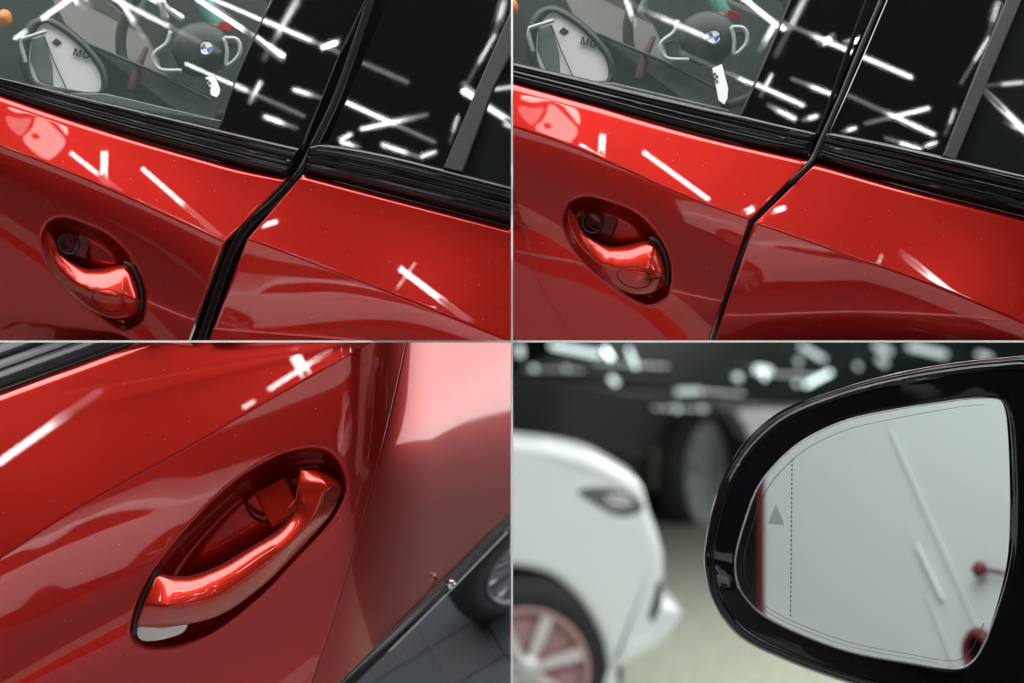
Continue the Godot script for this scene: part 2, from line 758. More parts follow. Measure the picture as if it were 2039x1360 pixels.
func dust(g: Dictionary, count: int, seed_: int, cuts: Array, parent: Node3D) -> void:
	# pale specks lying on the paint
	var rng := RandomNumberGenerator.new()
	rng.seed = seed_
	var tris := []
	for k in count:
		var p := skin(g, rng.randf(), rng.randf_range(-0.95, 0.6))
		var r := rng.randf_range(0.4, 1.1)
		var keep := true
		for c in cuts:
			if (c[0] as Vector3).dot(p) > c[1] - 3.0:
				keep = false
		if not keep:
			continue
		var a := rng.randf() * TAU
		var top := p + Vector3(0, 0, r + 0.6)
		var base := []
		for j in 4:
			base.append(p + Vector3(cos(a + j * PI / 2), sin(a + j * PI / 2), 0) * r * rng.randf_range(0.7, 1.4))
		for j in 4:
			tris.append([top, base[(j + 1) % 4], base[j]])
	put(facets(tris), "dust", M.speck, parent).set_meta("kind", "stuff")


func moulding(top: Array, bottom: Array, z_top: Callable, z_bottom: Callable, bulge: Array, n: int, caps: Array) -> Dictionary:
	# long strip between two lines with a ridged section
	var w := []
	for k in 49:
		w.append(k / 48.0)
	var rows := []
	if caps[0]:
		rows.append_array([[0.0, 34.0], [0.0, 7.0], [0.004, 2.0]])
	for k in n:
		rows.append([0.008 + 0.984 * k / (n - 1.0), 0.0])
	if caps[1]:
		rows.append_array([[0.996, 2.0], [1.0, 7.0], [1.0, 34.0]])
	return grid(rows.size(), w.size(), func(i, j):
		var a := crv(top, rows[i][0])
		var b := crv(bottom, rows[i][0])
		var q := a.lerp(b, w[j])
		var z := lerpf(z_top.call(a), z_bottom.call(b), w[j])
		return at(q.x, q.y, z + knots(bulge, w[j]) * (b - a).length() / 50.0 - rows[i][1]))


func flat_piece(pl: Dictionary, outline: Array, thick: float, lift := 0.0, bevel := 0.0) -> Dictionary:
	var o := []
	for q in outline:
		o.append(on(pl, q.x, q.y) + pl.n * lift)
	return slab(o, -pl.n * thick, bevel)


func keep_inside(md: Dictionary, cuts: Array) -> Dictionary:
	for c in cuts:
		md = cut(md, c[0], c[1])
	return md


# ---------------------------------------------------------------- the two upper bays: front door and rear door of one red car
const BULGE := [[0.0, -4.0], [0.03, 5.0], [0.08, 9.0], [0.16, 11.5], [0.26, 12.0], [0.34, 10.5], [0.37, 7.0], [0.4, 10.0], [0.48, 12.0], [0.58, 12.0], [0.61, 9.5], [0.64, 12.0], [0.74, 12.6], [0.84, 10.5], [0.92, 6.5], [0.97, 2.0], [1.0, -6.0]]
const CUP := [84, 468, 99, 442, 125, 434, 163, 445, 217, 470, 255, 508, 278, 552, 287, 595, 283, 631, 270, 645, 245, 652, 204, 630, 148, 583, 110, 540, 89, 498]
const UP_SIDE := Vector2(0.37, 0.93)


func side_planes(x: float, y: float) -> Dictionary:
	var turn := -6.0 if x < 1000.0 else 6.0
	return {"glass": plane_at(x - 40, y - 200, -40.0, UP_SIDE, 6.0, turn), "skin": plane_at(x, y, 0.0, UP_SIDE, 20.0, turn)}


func side_bay(c: Dictionary) -> void:
	var pl := side_planes(c.ref.x, c.ref.y)
	var cuts: Array = c.cuts
	var zg := func(q): return on(pl.glass, q.x, q.y).z
	var zs := func(q): return on(pl.skin, q.x, q.y).z - 12.0
	# front door
	var mid: Vector2 = c.cup_mid
	var door := thing("front_door", c.front_label, "car door", at(mid.x, mid.y, -60))
	var cup_pts := v2(c.cup)
	var cup := ring(cup_pts, 72)
	var g := {"sill": v2(c.sill), "crease": v2(c.crease), "low": v2(c.low), "plane": pl.skin, "fall": fall_table(c.tilts), "spread": c.spread, "height": 375.0, "hem_start": false, "hem_end": true, "cup": cup, "cup_mid": mid, "cup_reach": 150.0, "cup_wall": 30.0, "cup_deep": 34.0, "shoulder": 15.0}
	put(keep_inside(skin_mesh(g, 170, 110), cuts), "door_panel", M.red, door)
	put(keep_inside(moulding(v2(c.trim_top), v2(c.trim_bottom), zg, zs, BULGE, 60, [false, true]), cuts), "sill_moulding", M.trim, door)
	put(keep_inside(flat_piece(pl.glass, v2(c.glass), 5.0), cuts), "window_glass", M.glass, door)
	put(keep_inside(flat_piece(pl.glass, v2(c.pillar), 16.0, 3.0, 1.5), cuts), "pillar_cover", M.black, door)
	# chrome line and seal beside the pillar cover
	var edge := v2(c.pillar_edge)
	var path := []
	for k in 21:
		var q := crv(edge, k / 20.0)
		path.append(on(pl.glass, q.x, q.y) + Vector3(0, 0, 2))
	put(keep_inside(tube(path, [2.2], 8), cuts), "glass_run_seal", M.rubber, door)
	door_handle(door, g, cup_pts, cuts)
	dust(g, 40, int(c.ref.x), cuts, door)
	# rear door
	var rear := thing("rear_door", c.rear_label, "car door", at(c.ref.x + 480, c.ref.y + 180, -60))
	var h := {"sill": v2(c.sill2), "crease": v2(c.crease2), "low": v2(c.low2), "plane": pl.skin, "fall": fall_table(c.tilts2), "spread": [1.0, 1.0], "height": 350.0, "hem_start": true, "hem_end": false, "shoulder": 15.0}
	put(keep_inside(skin_mesh(h, 110, 60), cuts), "door_panel", M.red, rear)
	dust(h, 40, int(c.ref.x) + 7, cuts, rear)
	put(keep_inside(moulding(v2(c.trim_top2), v2(c.trim_bottom2), zg, zs, BULGE, 50, [true, false]), cuts), "sill_moulding", M.trim, rear)
	put(keep_inside(flat_piece(pl.glass, v2(c.pillar2), 16.0, 3.0, 1.5), cuts), "pillar_cover", M.black, rear)
	put(keep_inside(flat_piece(pl.glass, v2(c.strip), 14.0, 8.0, 2.0), cuts), "window_seal_strip", M.matt, rear)
	put(keep_inside(flat_piece(pl.glass, v2(c.glass2), 6.0, -6.0), cuts), "window_glass", M.dark_glass, rear)
	# rubber door seal and black jamb in the gap
	var jamb := thing("door_jamb", c.jamb_label, "door jamb", at(c.ref.x + 200, c.ref.y, -160))
	put(keep_inside(slab([at(c.jamb[0], c.jamb[1], -150), at(c.jamb[2], c.jamb[3], -150), at(c.jamb[4], c.jamb[5], -330), at(c.jamb[6], c.jamb[7], -330)], Vector3(0, 0, -20)), cuts), "jamb_plate", M.jamb, jamb)
	path = []
	for k in 41:
		var q := crv(v2(c.gap_mid), k / 40.0)
		var z := lerpf(-55, -40, k / 40.0) if k < 20 else lerpf(-40, -260, (k - 20) / 20.0)
		path.append(at(q.x, q.y, z))
	put(keep_inside(tube(path, [c.seal_radius], 12), cuts), "rubber_seal", M.rubber, jamb)


func door_handle(door: Node3D, g: Dictionary, cup_pts: Array, cuts: Array) -> void:
	# every place below is given on the first door's cup and carried over to this cup
	var a0 := Vector2(84, 468)
	var a1 := Vector2(287, 595)
	var d0: Vector2 = cup_pts[0] - a0
	var d1: Vector2 = cup_pts[7] - a1
	var carry := func(x, y): return Vector2(x, y) + d0.lerp(d1, clampf((x - 84.0) / 203.0, -0.2, 1.2))
	var upper := [carry.call(95, 455), carry.call(108, 480), carry.call(122, 505), carry.call(145, 523), carry.call(172, 535), carry.call(205, 534), carry.call(238, 527), carry.call(256, 530), carry.call(268, 545), carry.call(276, 572)]
	var lower := [carry.call(86, 464), carry.call(85, 484), carry.call(92, 518), carry.call(110, 550), carry.call(136, 581), carry.call(172, 611), carry.call(210, 630), carry.call(238, 634), carry.call(262, 630), carry.call(280, 617)]
	var lift := [[0.0, -6.0], [0.15, 4.0], [0.5, 16.0], [0.8, 12.0], [1.0, -2.0]]
	var thick := [[0.0, 7.0], [0.1, 15.0], [0.35, 26.0], [0.6, 41.0], [0.8, 47.0], [0.95, 42.0], [1.0, 22.0]]
	var base := []
	for k in 41:
		var m := crv(upper, k / 40.0).lerp(crv(lower, k / 40.0), 0.5)
		base.append(skin_z(g, m))
	var place := func(s: float, a: float) -> Vector3:
		var p := crv(upper, s)
		var q := crv(lower, s)
		var c := cos(a)
		var w := clampf(s * 40.0, 0.0, 39.999)
		var z: float = lerpf(base[int(w)], base[int(w) + 1], w - int(w)) + knots(lift, s)
		var f := 0.3 * sqrt(maxf(1.0 - c * c, 0.0)) + 0.7 * (1.0 - absf(c + 0.2) / (1.2 if c > -0.2 else 0.8))
		if sin(a) < 0.0:
			f = -0.6 * sqrt(maxf(1.0 - c * c, 0.0))
		var r := p.lerp(q, 0.5 - 0.5 * c)
		return at(r.x, r.y, z + f * knots(thick, s) - (0.5 - 0.5 * c) * 16.0)
	var bar := grid(66, 48, func(i, j):
		var s := clampf((i - 1) / 63.0, 0.0, 1.0)
		var p: Vector3 = place.call(s, TAU * j / 48.0)
		if i == 0 or i == 65:
			var o: Vector3 = (place.call(s, 0.0) + place.call(s, PI)) * 0.5
			return o + (p - o) * 0.02
		return p, true, "ring")
	var h := put(keep_inside(bar, cuts), "door_handle", M.handle_red, door)
	# lock cover let into the lower flank: a fine groove and a cap
	var loop := []
	var cap := []
	for k in 40:
		var t := TAU * k / 40.0
		var s := 0.735 + 0.125 * cos(t) + 0.02 * sin(t)
		var a := 2.02 + 0.46 * sin(t)
		var p: Vector3 = place.call(s, a)
		loop.append(p + Vector3(0, 0, 0.5))
	put(keep_inside(tube(loop, [1.1], 6, true), cuts), "lock_cover_groove", M.rubber, h)
	for e in [0.92, 0.75, 0.5, 0.25, 0.02]:
		cap.append(e)
	var dome := grid(5, 40, func(i, j):
		var t: float = TAU * j / 40.0
		var p: Vector3 = place.call(0.735 + cap[i] * (0.125 * cos(t) + 0.02 * sin(t)), 2.02 + cap[i] * 0.46 * sin(t))
		return p + Vector3(0, 0, 1.2 + 1.6 * (1.0 - cap[i] * cap[i])), true)
	put(keep_inside(dome, cuts), "lock_cover", M.handle_red, h)
	# dark slot where the handle ends
	var path := []
	var slot := [carry.call(247, 523), carry.call(262, 531), carry.call(274, 552), carry.call(281, 582), carry.call(282, 616)]
	for k in 21:
		var q := crv(slot, k / 20.0)
		path.append(at(q.x, q.y, skin_z(g, q) - 1.0))
	put(keep_inside(tube(path, [4.2], 8), cuts), "end_slot", M.rubber, h)
	# pivot of the handle with its ring, and the arm that goes into the door
	var q: Vector2 = carry.call(134, 486)
	var z := skin_z(g, q)
	put(keep_inside(lathe(at(q.x, q.y, z - 55), Vector3(0.25, 0.1, 1), [[0.1, 0], [20, 0], [20, 32], [17, 34], [15, 24], [0.1, 22]], 32), cuts), "pivot_socket", M.red_plastic, h)
	put(keep_inside(lathe(at(q.x + 3, q.y, z - 16), Vector3(0.25, 0.1, 1), [[19, -4], [22, -3], [23, 0], [22, 3], [19, 4], [18, 0], [19, -4]], 36), cuts), "pivot_ring", M.rubber, h)
	q = carry.call(170, 486)
	z = skin_z(g, q)
	put(keep_inside(box(at(q.x, q.y, z - 58), Vector3(17, 30, 26), Basis(Vector3.FORWARD, 0.35), 6.0), cuts), "handle_arm", M.red_plastic, h)


func upper_left() -> void:
	side_bay({
		"ref": Vector2(300, 390), "cuts": [[Vector3.RIGHT, -2.0], [Vector3.DOWN, -2.0]],
		"front_label": "red front door in the upper left bay, standing proud of a wide black door gap",
		"rear_label": "red rear door behind the wide black gap in the upper left bay",
		"jamb_label": "black door jamb and rubber seal filling the wide gap in the upper left bay",
		"cup": CUP, "cup_mid": Vector2(186, 545),
		"sill": [-40, 175, 0, 188, 100, 222, 200, 254, 300, 284, 400, 312, 480, 334, 572, 352],
		"crease": [-40, 278, 0, 292, 120, 338, 222, 381, 330, 430, 444, 483],
		"low": [-40, 690, 0, 704, 120, 750, 222, 793, 310, 850],
		"tilts": [[0.0, 13.0], [0.12, 20.0], [0.2, 23.0], [0.34, 30.0], [0.47, 34.0], [0.6, 35.0], [1.0, 37.0]], "spread": [0.9, 1.75],
		"trim_top": [-40, 143, 0, 153, 102, 177, 204, 201, 306, 225, 408, 249, 500, 271, 599, 294], "trim_bottom": [-40, 176, 0, 189, 100, 223, 200, 255, 300, 285, 400, 313, 480, 335, 566, 356],
		"glass": [-40, -30, 552, -30, 520, 46, 467, 168, 439, 253, 306, 230, 204, 196, 102, 179, -40, 145],
		"pillar": [552, -30, 740, -30, 728, 3, 676, 110, 640, 201, 612, 265, 600, 298, 500, 273, 436, 256, 467, 168, 520, 46],
		"pillar_edge": [556, -40, 542, 3, 520, 46, 467, 168, 440, 250],
		"sill2": [606, 346, 627, 351, 806, 397, 1018, 452, 1060, 464], "crease2": [493, 478, 600, 517, 724, 565, 850, 615, 977, 667, 1060, 700], "low2": [352, 850, 440, 880, 724, 915, 977, 1010, 1060, 1040],
		"tilts2": [[0.0, 12.0], [0.1, 15.0], [0.5, 20.0], [1.0, 27.0], [1.5, 30.0]],
		"trim_top2": [616, 290, 643, 285, 755, 303, 882, 334, 1018, 369, 1060, 380], "trim_bottom2": [604, 347, 627, 352, 806, 398, 1018, 453, 1060, 465],
		"pillar2": [786, -30, 1036, -30, 1020, 18, 962, 150, 884, 336, 755, 306, 643, 288, 653, 283, 689, 201, 722, 122, 773, 3],
		"strip": [1040, -30, 1090, -30, 1020, 102, 982, 178, 921, 344, 884, 335, 962, 150, 1020, 18],
		"glass2": [1090, -30, 1120, -30, 1120, 400, 918, 346, 980, 178],
		"jamb": [560, -60, 900, -60, 480, 760, 300, 760],
		"gap_mid": [752, -40, 700, 112, 668, 200, 624, 292, 597, 345, 545, 402, 492, 450, 458, 510, 430, 590, 396, 690], "seal_radius": 8.0})
	mirror_reflection_glow(side_planes(300, 390).skin, Vector2(0, 0), "added glow shape for the pale wing mirror reflection in the red shoulder of the upper left bay")
	cabin(Vector2(0, 0), "upper left bay", [Vector3.RIGHT, -2.0])
	sticker(Vector2(424, 172), Vector2(24, 22), side_planes(300, 390).glass, "white paper sticker with black check marks on the window of the upper left bay")


func upper_right() -> void:
	var carried := []
	for k in range(0, CUP.size(), 2):
		carried.append(CUP[k] + 1040.0 + 7.0 * (CUP[k] - 84.0) / 203.0)
		carried.append(CUP[k + 1] - 39.0 - 12.0 * (CUP[k] - 84.0) / 203.0)
	side_bay({
		"ref": Vector2(1330, 345), "cuts": [[Vector3.LEFT, -2.0], [Vector3.DOWN, -2.0]],
		"front_label": "red front door in the upper right bay, closed along a narrow gap",
		"rear_label": "red rear door behind the narrow gap in the upper right bay",
		"jamb_label": "black rubber seal in the narrow gap of the upper right bay",
		"cup": carried, "cup_mid": Vector2(1229, 500),
		"sill": [980, 149, 1018, 163, 1110, 188, 1202, 213, 1280, 236, 1360, 258, 1450, 281, 1538, 301, 1611, 318],
		"crease": [980, 238, 1018, 252, 1135, 292, 1247, 340, 1349, 386, 1430, 417, 1491, 438],
		"low": [980, 660, 1018, 672, 1135, 712, 1247, 760, 1320, 800, 1362, 830],
		"tilts": [[0.0, 13.0], [0.12, 20.0], [0.2, 23.0], [0.34, 30.0], [0.47, 34.0], [0.6, 35.0], [1.0, 37.0]], "spread": [0.8, 1.7],
		"trim_top": [980, 113, 1018, 122, 1125, 147, 1240, 174, 1375, 205, 1475, 228, 1538, 243, 1629, 264], "trim_bottom": [980, 150, 1018, 164, 1110, 189, 1202, 214, 1280, 237, 1360, 259, 1450, 282, 1538, 302, 1611, 315],
		"glass": [980, -30, 1587, -30, 1573, 3, 1523, 123, 1475, 231, 1375, 209, 1240, 176, 1125, 149, 980, 125],
		"pillar": [1587, -30, 1764, -30, 1748, 3, 1697, 107, 1661, 199, 1631, 266, 1538, 244, 1472, 233, 1523, 123, 1573, 3],
		"pillar_edge": [1591, -40, 1573, 3, 1523, 123, 1476, 228],
		"sill2": [1627, 325, 1661, 333, 1824, 378, 2036, 431, 2090, 446], "crease2": [1503, 446, 1600, 479, 1684, 509, 1850, 567, 2036, 644, 2090, 667], "low2": [1374, 830, 1440, 850, 1684, 865, 2036, 990, 2090, 1010],
		"tilts2": [[0.0, 12.0], [0.1, 15.0], [0.5, 20.0], [1.0, 27.0], [1.5, 30.0]],
		"trim_top2": [1640, 264, 1655, 263, 1773, 285, 1901, 314, 2036, 345, 2090, 358], "trim_bottom2": [1623, 318, 1661, 334, 1824, 379, 2036, 432, 2090, 447],
		"pillar2": [1777, -30, 2017, -30, 2001, 3, 1942, 143, 1876, 310, 1773, 288, 1649, 266, 1684, 189, 1720, 107, 1764, 3],
		"strip": [2017, -30, 2046, -30, 2031, 3, 1965, 163, 1900, 321, 1876, 311, 1942, 143, 2001, 3],
		"glass2": [2046, -30, 2120, -30, 2120, 370, 1898, 320, 1965, 163],
		"jamb": [1600, -60, 1880, -60, 1500, 760, 1350, 760],
		"gap_mid": [1772, -40, 1709, 107, 1672, 197, 1640, 268, 1612, 325, 1570, 366, 1530, 404, 1500, 440, 1478, 490, 1450, 565, 1411, 685], "seal_radius": 5.0})
	mirror_reflection_glow(side_planes(1330, 345).skin, Vector2(1020, -21), "added glow shape for the pale wing mirror reflection in the red shoulder of the upper right bay")
	cabin(Vector2(1010, -22), "upper right bay", [Vector3.LEFT, -2.0])
	sticker(Vector2(1434, 168), Vector2(26, 40), side_planes(1330, 345).glass, "crumpled white paper sticker on the window of the upper right bay")


func mirrored(pl: Dictionary, x: float, y: float, far: float) -> Vector3:
	var p := on(pl, x, y)
	var d := (p - EYE).normalized()
	var n: Vector3 = pl.n
	return p + (d - n * 2.0 * d.dot(n)) * far


func mirror_reflection_glow(pl: Dictionary, o: Vector2, label: String) -> void:
	# added glowing shapes for the reflection of the wing mirror in the red shoulder
	var far := 1050.0
	var c := mirrored(pl, 72 + o.x, 262 + o.y, far)
	var away := (c - on(pl, 72 + o.x, 262 + o.y)).normalized()
	var t := thing("added_mirror_glow", label, "light box", c)
	var panes := [[16, 214, 45, 203, 76, 205, 79, 214, 60, 222, 36, 224], [82, 211, 100, 212, 121, 228, 133, 250, 134, 270, 122, 256, 104, 234], [76, 228, 112, 258, 130, 280, 122, 298, 96, 318, 70, 304, 46, 276, 64, 256], [12, 232, 36, 236, 62, 236, 52, 258, 40, 270, 20, 254]]
	for k in 4:
		var pts := []
		for q in ring(v2(panes[k]), 40):
			pts.append(mirrored(pl, q.x + o.x, q.y + o.y, far))
		put(slab(pts, away * 8.0), "reflection_pane", glow(Color(1.0, 0.98, 0.97), [13.0, 13.0, 7.0, 3.0][k]), t)
	for m in [[60, 268, 70, 264, 82, 274, 68, 278]]:
		var pts := []
		for q in v2(m):
			pts.append(mirrored(pl, q.x + o.x, q.y + o.y, far - 4.0))
		put(slab(pts, away * 3.0), "dark_mark", M.ink, t)


func sticker(c: Vector2, half: Vector2, pl: Dictionary, label: String) -> void:
	var o := []
	for q in [Vector2(-1, -0.8), Vector2(0.2, -1), Vector2(1, 0.2), Vector2(0.9, 0.7), Vector2(0.5, 1), Vector2(-0.2, 0.8)]:
		o.append(c + Vector2(q.x * half.x * 0.6, q.y * half.y))
	var root := thing("paper_sticker", label, "sticker", on(pl, c.x, c.y))
	var pts := []
	for q in o:
		pts.append(on(pl, q.x, q.y) + Vector3(0, 0, 3))
	put(slab(pts, Vector3(0, 0, -2)), "paper", M.paper, root)
	for k in 4:
		var q := c + Vector2(-half.x * 0.42 + 4 * (k % 2), -half.y * 0.5 + 5 * k)
		put(box(on(pl, q.x, q.y) + Vector3(0, 0, 4), Vector3(2.2, 2.4, 0.6)), "check_mark", M.ink, root)


# ---------------------------------------------------------------- what shows through the front window
func cabin(o: Vector2, where: String, side: Array) -> void:
	var cuts := [side, [Vector3.DOWN, -2.0]]
	var q := func(x, y, z): return at(x + o.x, y + o.y, z)
	var plate := func(pts, z0, z1, thick):
		# a plate whose last half of corners lies deeper
		var list := []
		for k in range(0, pts.size(), 2):
			list.append(q.call(pts[k], pts[k + 1], z0 if k < pts.size() / 2 else z1))
		return slab(list, Vector3(0, 0, -thick), 2.0)
	# dashboard with its folds
	var d := thing("dashboard", "grey brown dashboard behind the front window, " + where, "dashboard", q.call(250, 120, -420))
	put(keep_inside(plate.call([180, 90, 430, 190, 420, 270, 190, 245, 150, 120, 170, 80], -330, -380, 30), cuts), "lower_panel", M.dash, d)
	put(keep_inside(plate.call([90, -30, 180, -30, 290, 70, 330, 150, 180, 92, 130, 50], -480, -430, 30), cuts), "top_panel", M.dash, d)
	put(keep_inside(tube([q.call(176, 88, -322), q.call(300, 140, -318), q.call(420, 200, -316)], [4], 8), cuts), "panel_edge", M.leather, d)
	put(keep_inside(tube([q.call(262, 182, -318), q.call(272, 140, -330), q.call(292, 95, -350)], [12, 10, 5], 10), cuts), "red_strap", M.red_dark, d)
	put(keep_inside(plate.call([60, 184, 210, 186, 440, 240, 445, 268, 300, 244, 60, 200], -200, -210, 20), cuts), "door_card", M.card, d)
	# dark upholstery behind
	var s := thing("cabin_trim", "dark cabin lining behind the steering wheel in the " + where, "car interior", q.call(400, 60, -700))
	put(slab([q.call(-80, -160, -760), q.call(760, -160, -760), q.call(760, 420, -760), q.call(-80, 420, -760)], Vector3(0, 0, -20)), "lining", M.leather, s)
	put(keep_inside(tube([q.call(395, -20, -640), q.call(425, 40, -640), q.call(445, 62, -630)], [22, 18, 14], 10), cuts), "belt_sleeve", M.teal, s)
	put(keep_inside(box(q.call(450, 54, -610), Vector3(16, 10, 8), Basis(Vector3.FORWARD, 0.3), 3.0), cuts), "belt_latch", M.red, s)
	put(keep_inside(box(q.call(424, 56, -612), Vector3(8, 9, 8), Basis(Vector3.FORWARD, 0.2), 3.0), cuts), "latch_tab", M.orange, s)
	put(keep_inside(tube([q.call(296, -30, -560), q.call(276, 20, -560), q.call(250, 90, -560)], [12, 10, 8], 10), cuts), "windscreen_post", M.card, s)
	# steering wheel
	var w := thing("steering_wheel", "black steering wheel with silver spokes and round emblem in the " + where, "steering wheel", q.call(405, 95, -300))
	var axis := Vector3(-0.15, 0.1, 1.0)
	put(keep_inside(lathe(q.call(398, 98, -330), axis, [[0.1, 34], [22, 33], [44, 26], [56, 14], [60, 0], [58, -14], [0.1, -16]], 48, 1.1), cuts), "airbag_cover", M.leather, w)
	put(keep_inside(tube(range(48).map(func(k): return q.call(405 + 165 * cos(TAU * k / 48.0), 85 + 150 * sin(TAU * k / 48.0), -372 + 18 * cos(TAU * k / 48.0))), [12], 12, true), cuts), "wheel_rim", M.leather, w)
	var e := put(keep_inside(lathe(q.call(411, 96, -292), axis, [[19, -6], [20, 0], [18.5, 2.5], [17, 2], [16.6, -1]], 40), cuts), "emblem", M.leather, w)
	var ex := Vector3(1, 0, 0.15).normalized()
	var ey := axis.normalized().cross(ex)
	for k in 4:
		var pts := []
		for j in 9:
			var a := deg_to_rad(20.0 + k * 90.0 + j * 11.25)
			pts.append(q.call(411, 96, -291) + (ex * cos(a) + ey * sin(a)) * 12.0)
		pts.append(q.call(411, 96, -291))
		put(keep_inside(slab(pts, axis.normalized() * -2.0), cuts), "emblem_quarter", M.blue if k % 2 == 1 else M.paper, e)
	var ring_mid := lathe(q.call(411, 96, -291), axis, [[12.0, 0], [12.6, 0.8], [13.4, 0.6], [13.8, 0]], 40)
	put(keep_inside(ring_mid, cuts), "emblem_ring", M.chrome, e)
	var trims := [[340, 62, 332, 86, 308, 106, 306, 122, 318, 138, 362, 141], [446, 76, 452, 100, 452, 130, 474, 112, 478, 92, 470, 78, 446, 76]]
	for t in trims:
		var path := []
		var pts := v2(t)
		for k in 31:
			var r := crv(pts, k / 30.0)
			path.append(q.call(r.x, r.y, -300))
		put(keep_inside(tube(path, [4.6], 8), cuts), "spoke_trim", M.silver_trim, w)
	for t in [[314, 106, 336, 98, 358, 138, 320, 134], [452, 84, 472, 82, 472, 108, 456, 122]]:
		put(keep_inside(plate.call(t, -306, -306, 14), cuts), "spoke_switches", M.matt, w)
	# wing mirror beyond the glass
	var m := thing("wing_mirror", "wing mirror with a white reflection painted on its glass, seen behind the window, " + where, "wing mirror", q.call(130, 115, -260))
	var glass := ring(v2([84, 48, 97, 47, 152, 86, 190, 130, 201, 158, 196, 182, 130, 176, 72, 162, 58, 122, 64, 76]), 48)
	var hood := ring(v2([62, 40, 100, 34, 162, 76, 204, 124, 216, 160, 208, 190, 130, 188, 62, 174, 36, 122, 44, 66]), 48)
	put(keep_inside(grid(6, 48, func(i, j):
		var r: Vector2 = glass[j].lerp(hood[j], [0.0, 0.12, 0.55, 0.95, 1.0, 0.9][i])
		return q.call(r.x, r.y, -260 + [-4, 6, 8, 0, -12, -70][i]), true, "mid"), cuts), "mirror_housing", M.leather, m)
	var plate_pts := []
	for p in glass:
		plate_pts.append(q.call(p.x, p.y, -262))
	var face := put(keep_inside(slab(plate_pts, Vector3(0, 0, -3)), cuts), "mirror_glass", M.paper, m)  # white banner reflection is put into the glass colour
	var lean := Basis(Vector3.FORWARD, 0.28)
	word("MO", q.call(162, 107, -257), 17.0, lean, "lettering", M.ink, face)
	put(keep_inside(slab([q.call(103, 84, -260), q.call(112, 76, -260), q.call(123, 84, -260), q.call(113, 92, -260)], Vector3(0, 0, -1)), cuts), "board_mark", M.ink, face)
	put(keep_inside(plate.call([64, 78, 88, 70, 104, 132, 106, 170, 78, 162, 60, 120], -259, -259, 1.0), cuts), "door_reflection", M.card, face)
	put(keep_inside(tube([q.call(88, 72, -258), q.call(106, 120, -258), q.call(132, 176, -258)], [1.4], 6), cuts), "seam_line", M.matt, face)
	put(keep_inside(tube([q.call(92, 63, -240), q.call(44, 78, -240), q.call(42, 90, -240), q.call(51, 124, -240)], [4.5], 8), cuts), "mirror_bracket", M.silver_trim, m)
	put(keep_inside(lathe(q.call(8, 36, -340), Vector3(0, 0, 1), [[0.1, 14], [12, 11], [19, 2], [20, -8]], 28, 0.8), cuts), "side_marker", M.orange, m)


func word(text: String, c: Vector3, size: float, turn: Basis, called: String, m: Material, parent: Node3D) -> MeshInstance3D:
	var tm := TextMesh.new()
	var font := SystemFont.new()
	font.font_names = PackedStringArray(["Droid Sans"])
	font.font_weight = 700
	tm.font = font
	tm.text = text
	tm.font_size = 64
	tm.pixel_size = size * S / 48.0
	tm.depth = 1.5 * S
	var o := MeshInstance3D.new()
	o.mesh = tm
	o.material_override = m
	o.name = numbered(called, parent)
	parent.add_child(o)
	o.transform = Transform3D(turn, c * S - (parent.get_meta("origin") as Vector3))
	return o


# ---------------------------------------------------------------- lower left bay: close view of one handle
const UP_LOW := Vector2(-0.5, 0.87)


func lower_plane() -> Dictionary:
	return plane_at(300, 880, 0.0, UP_LOW, 25.0)


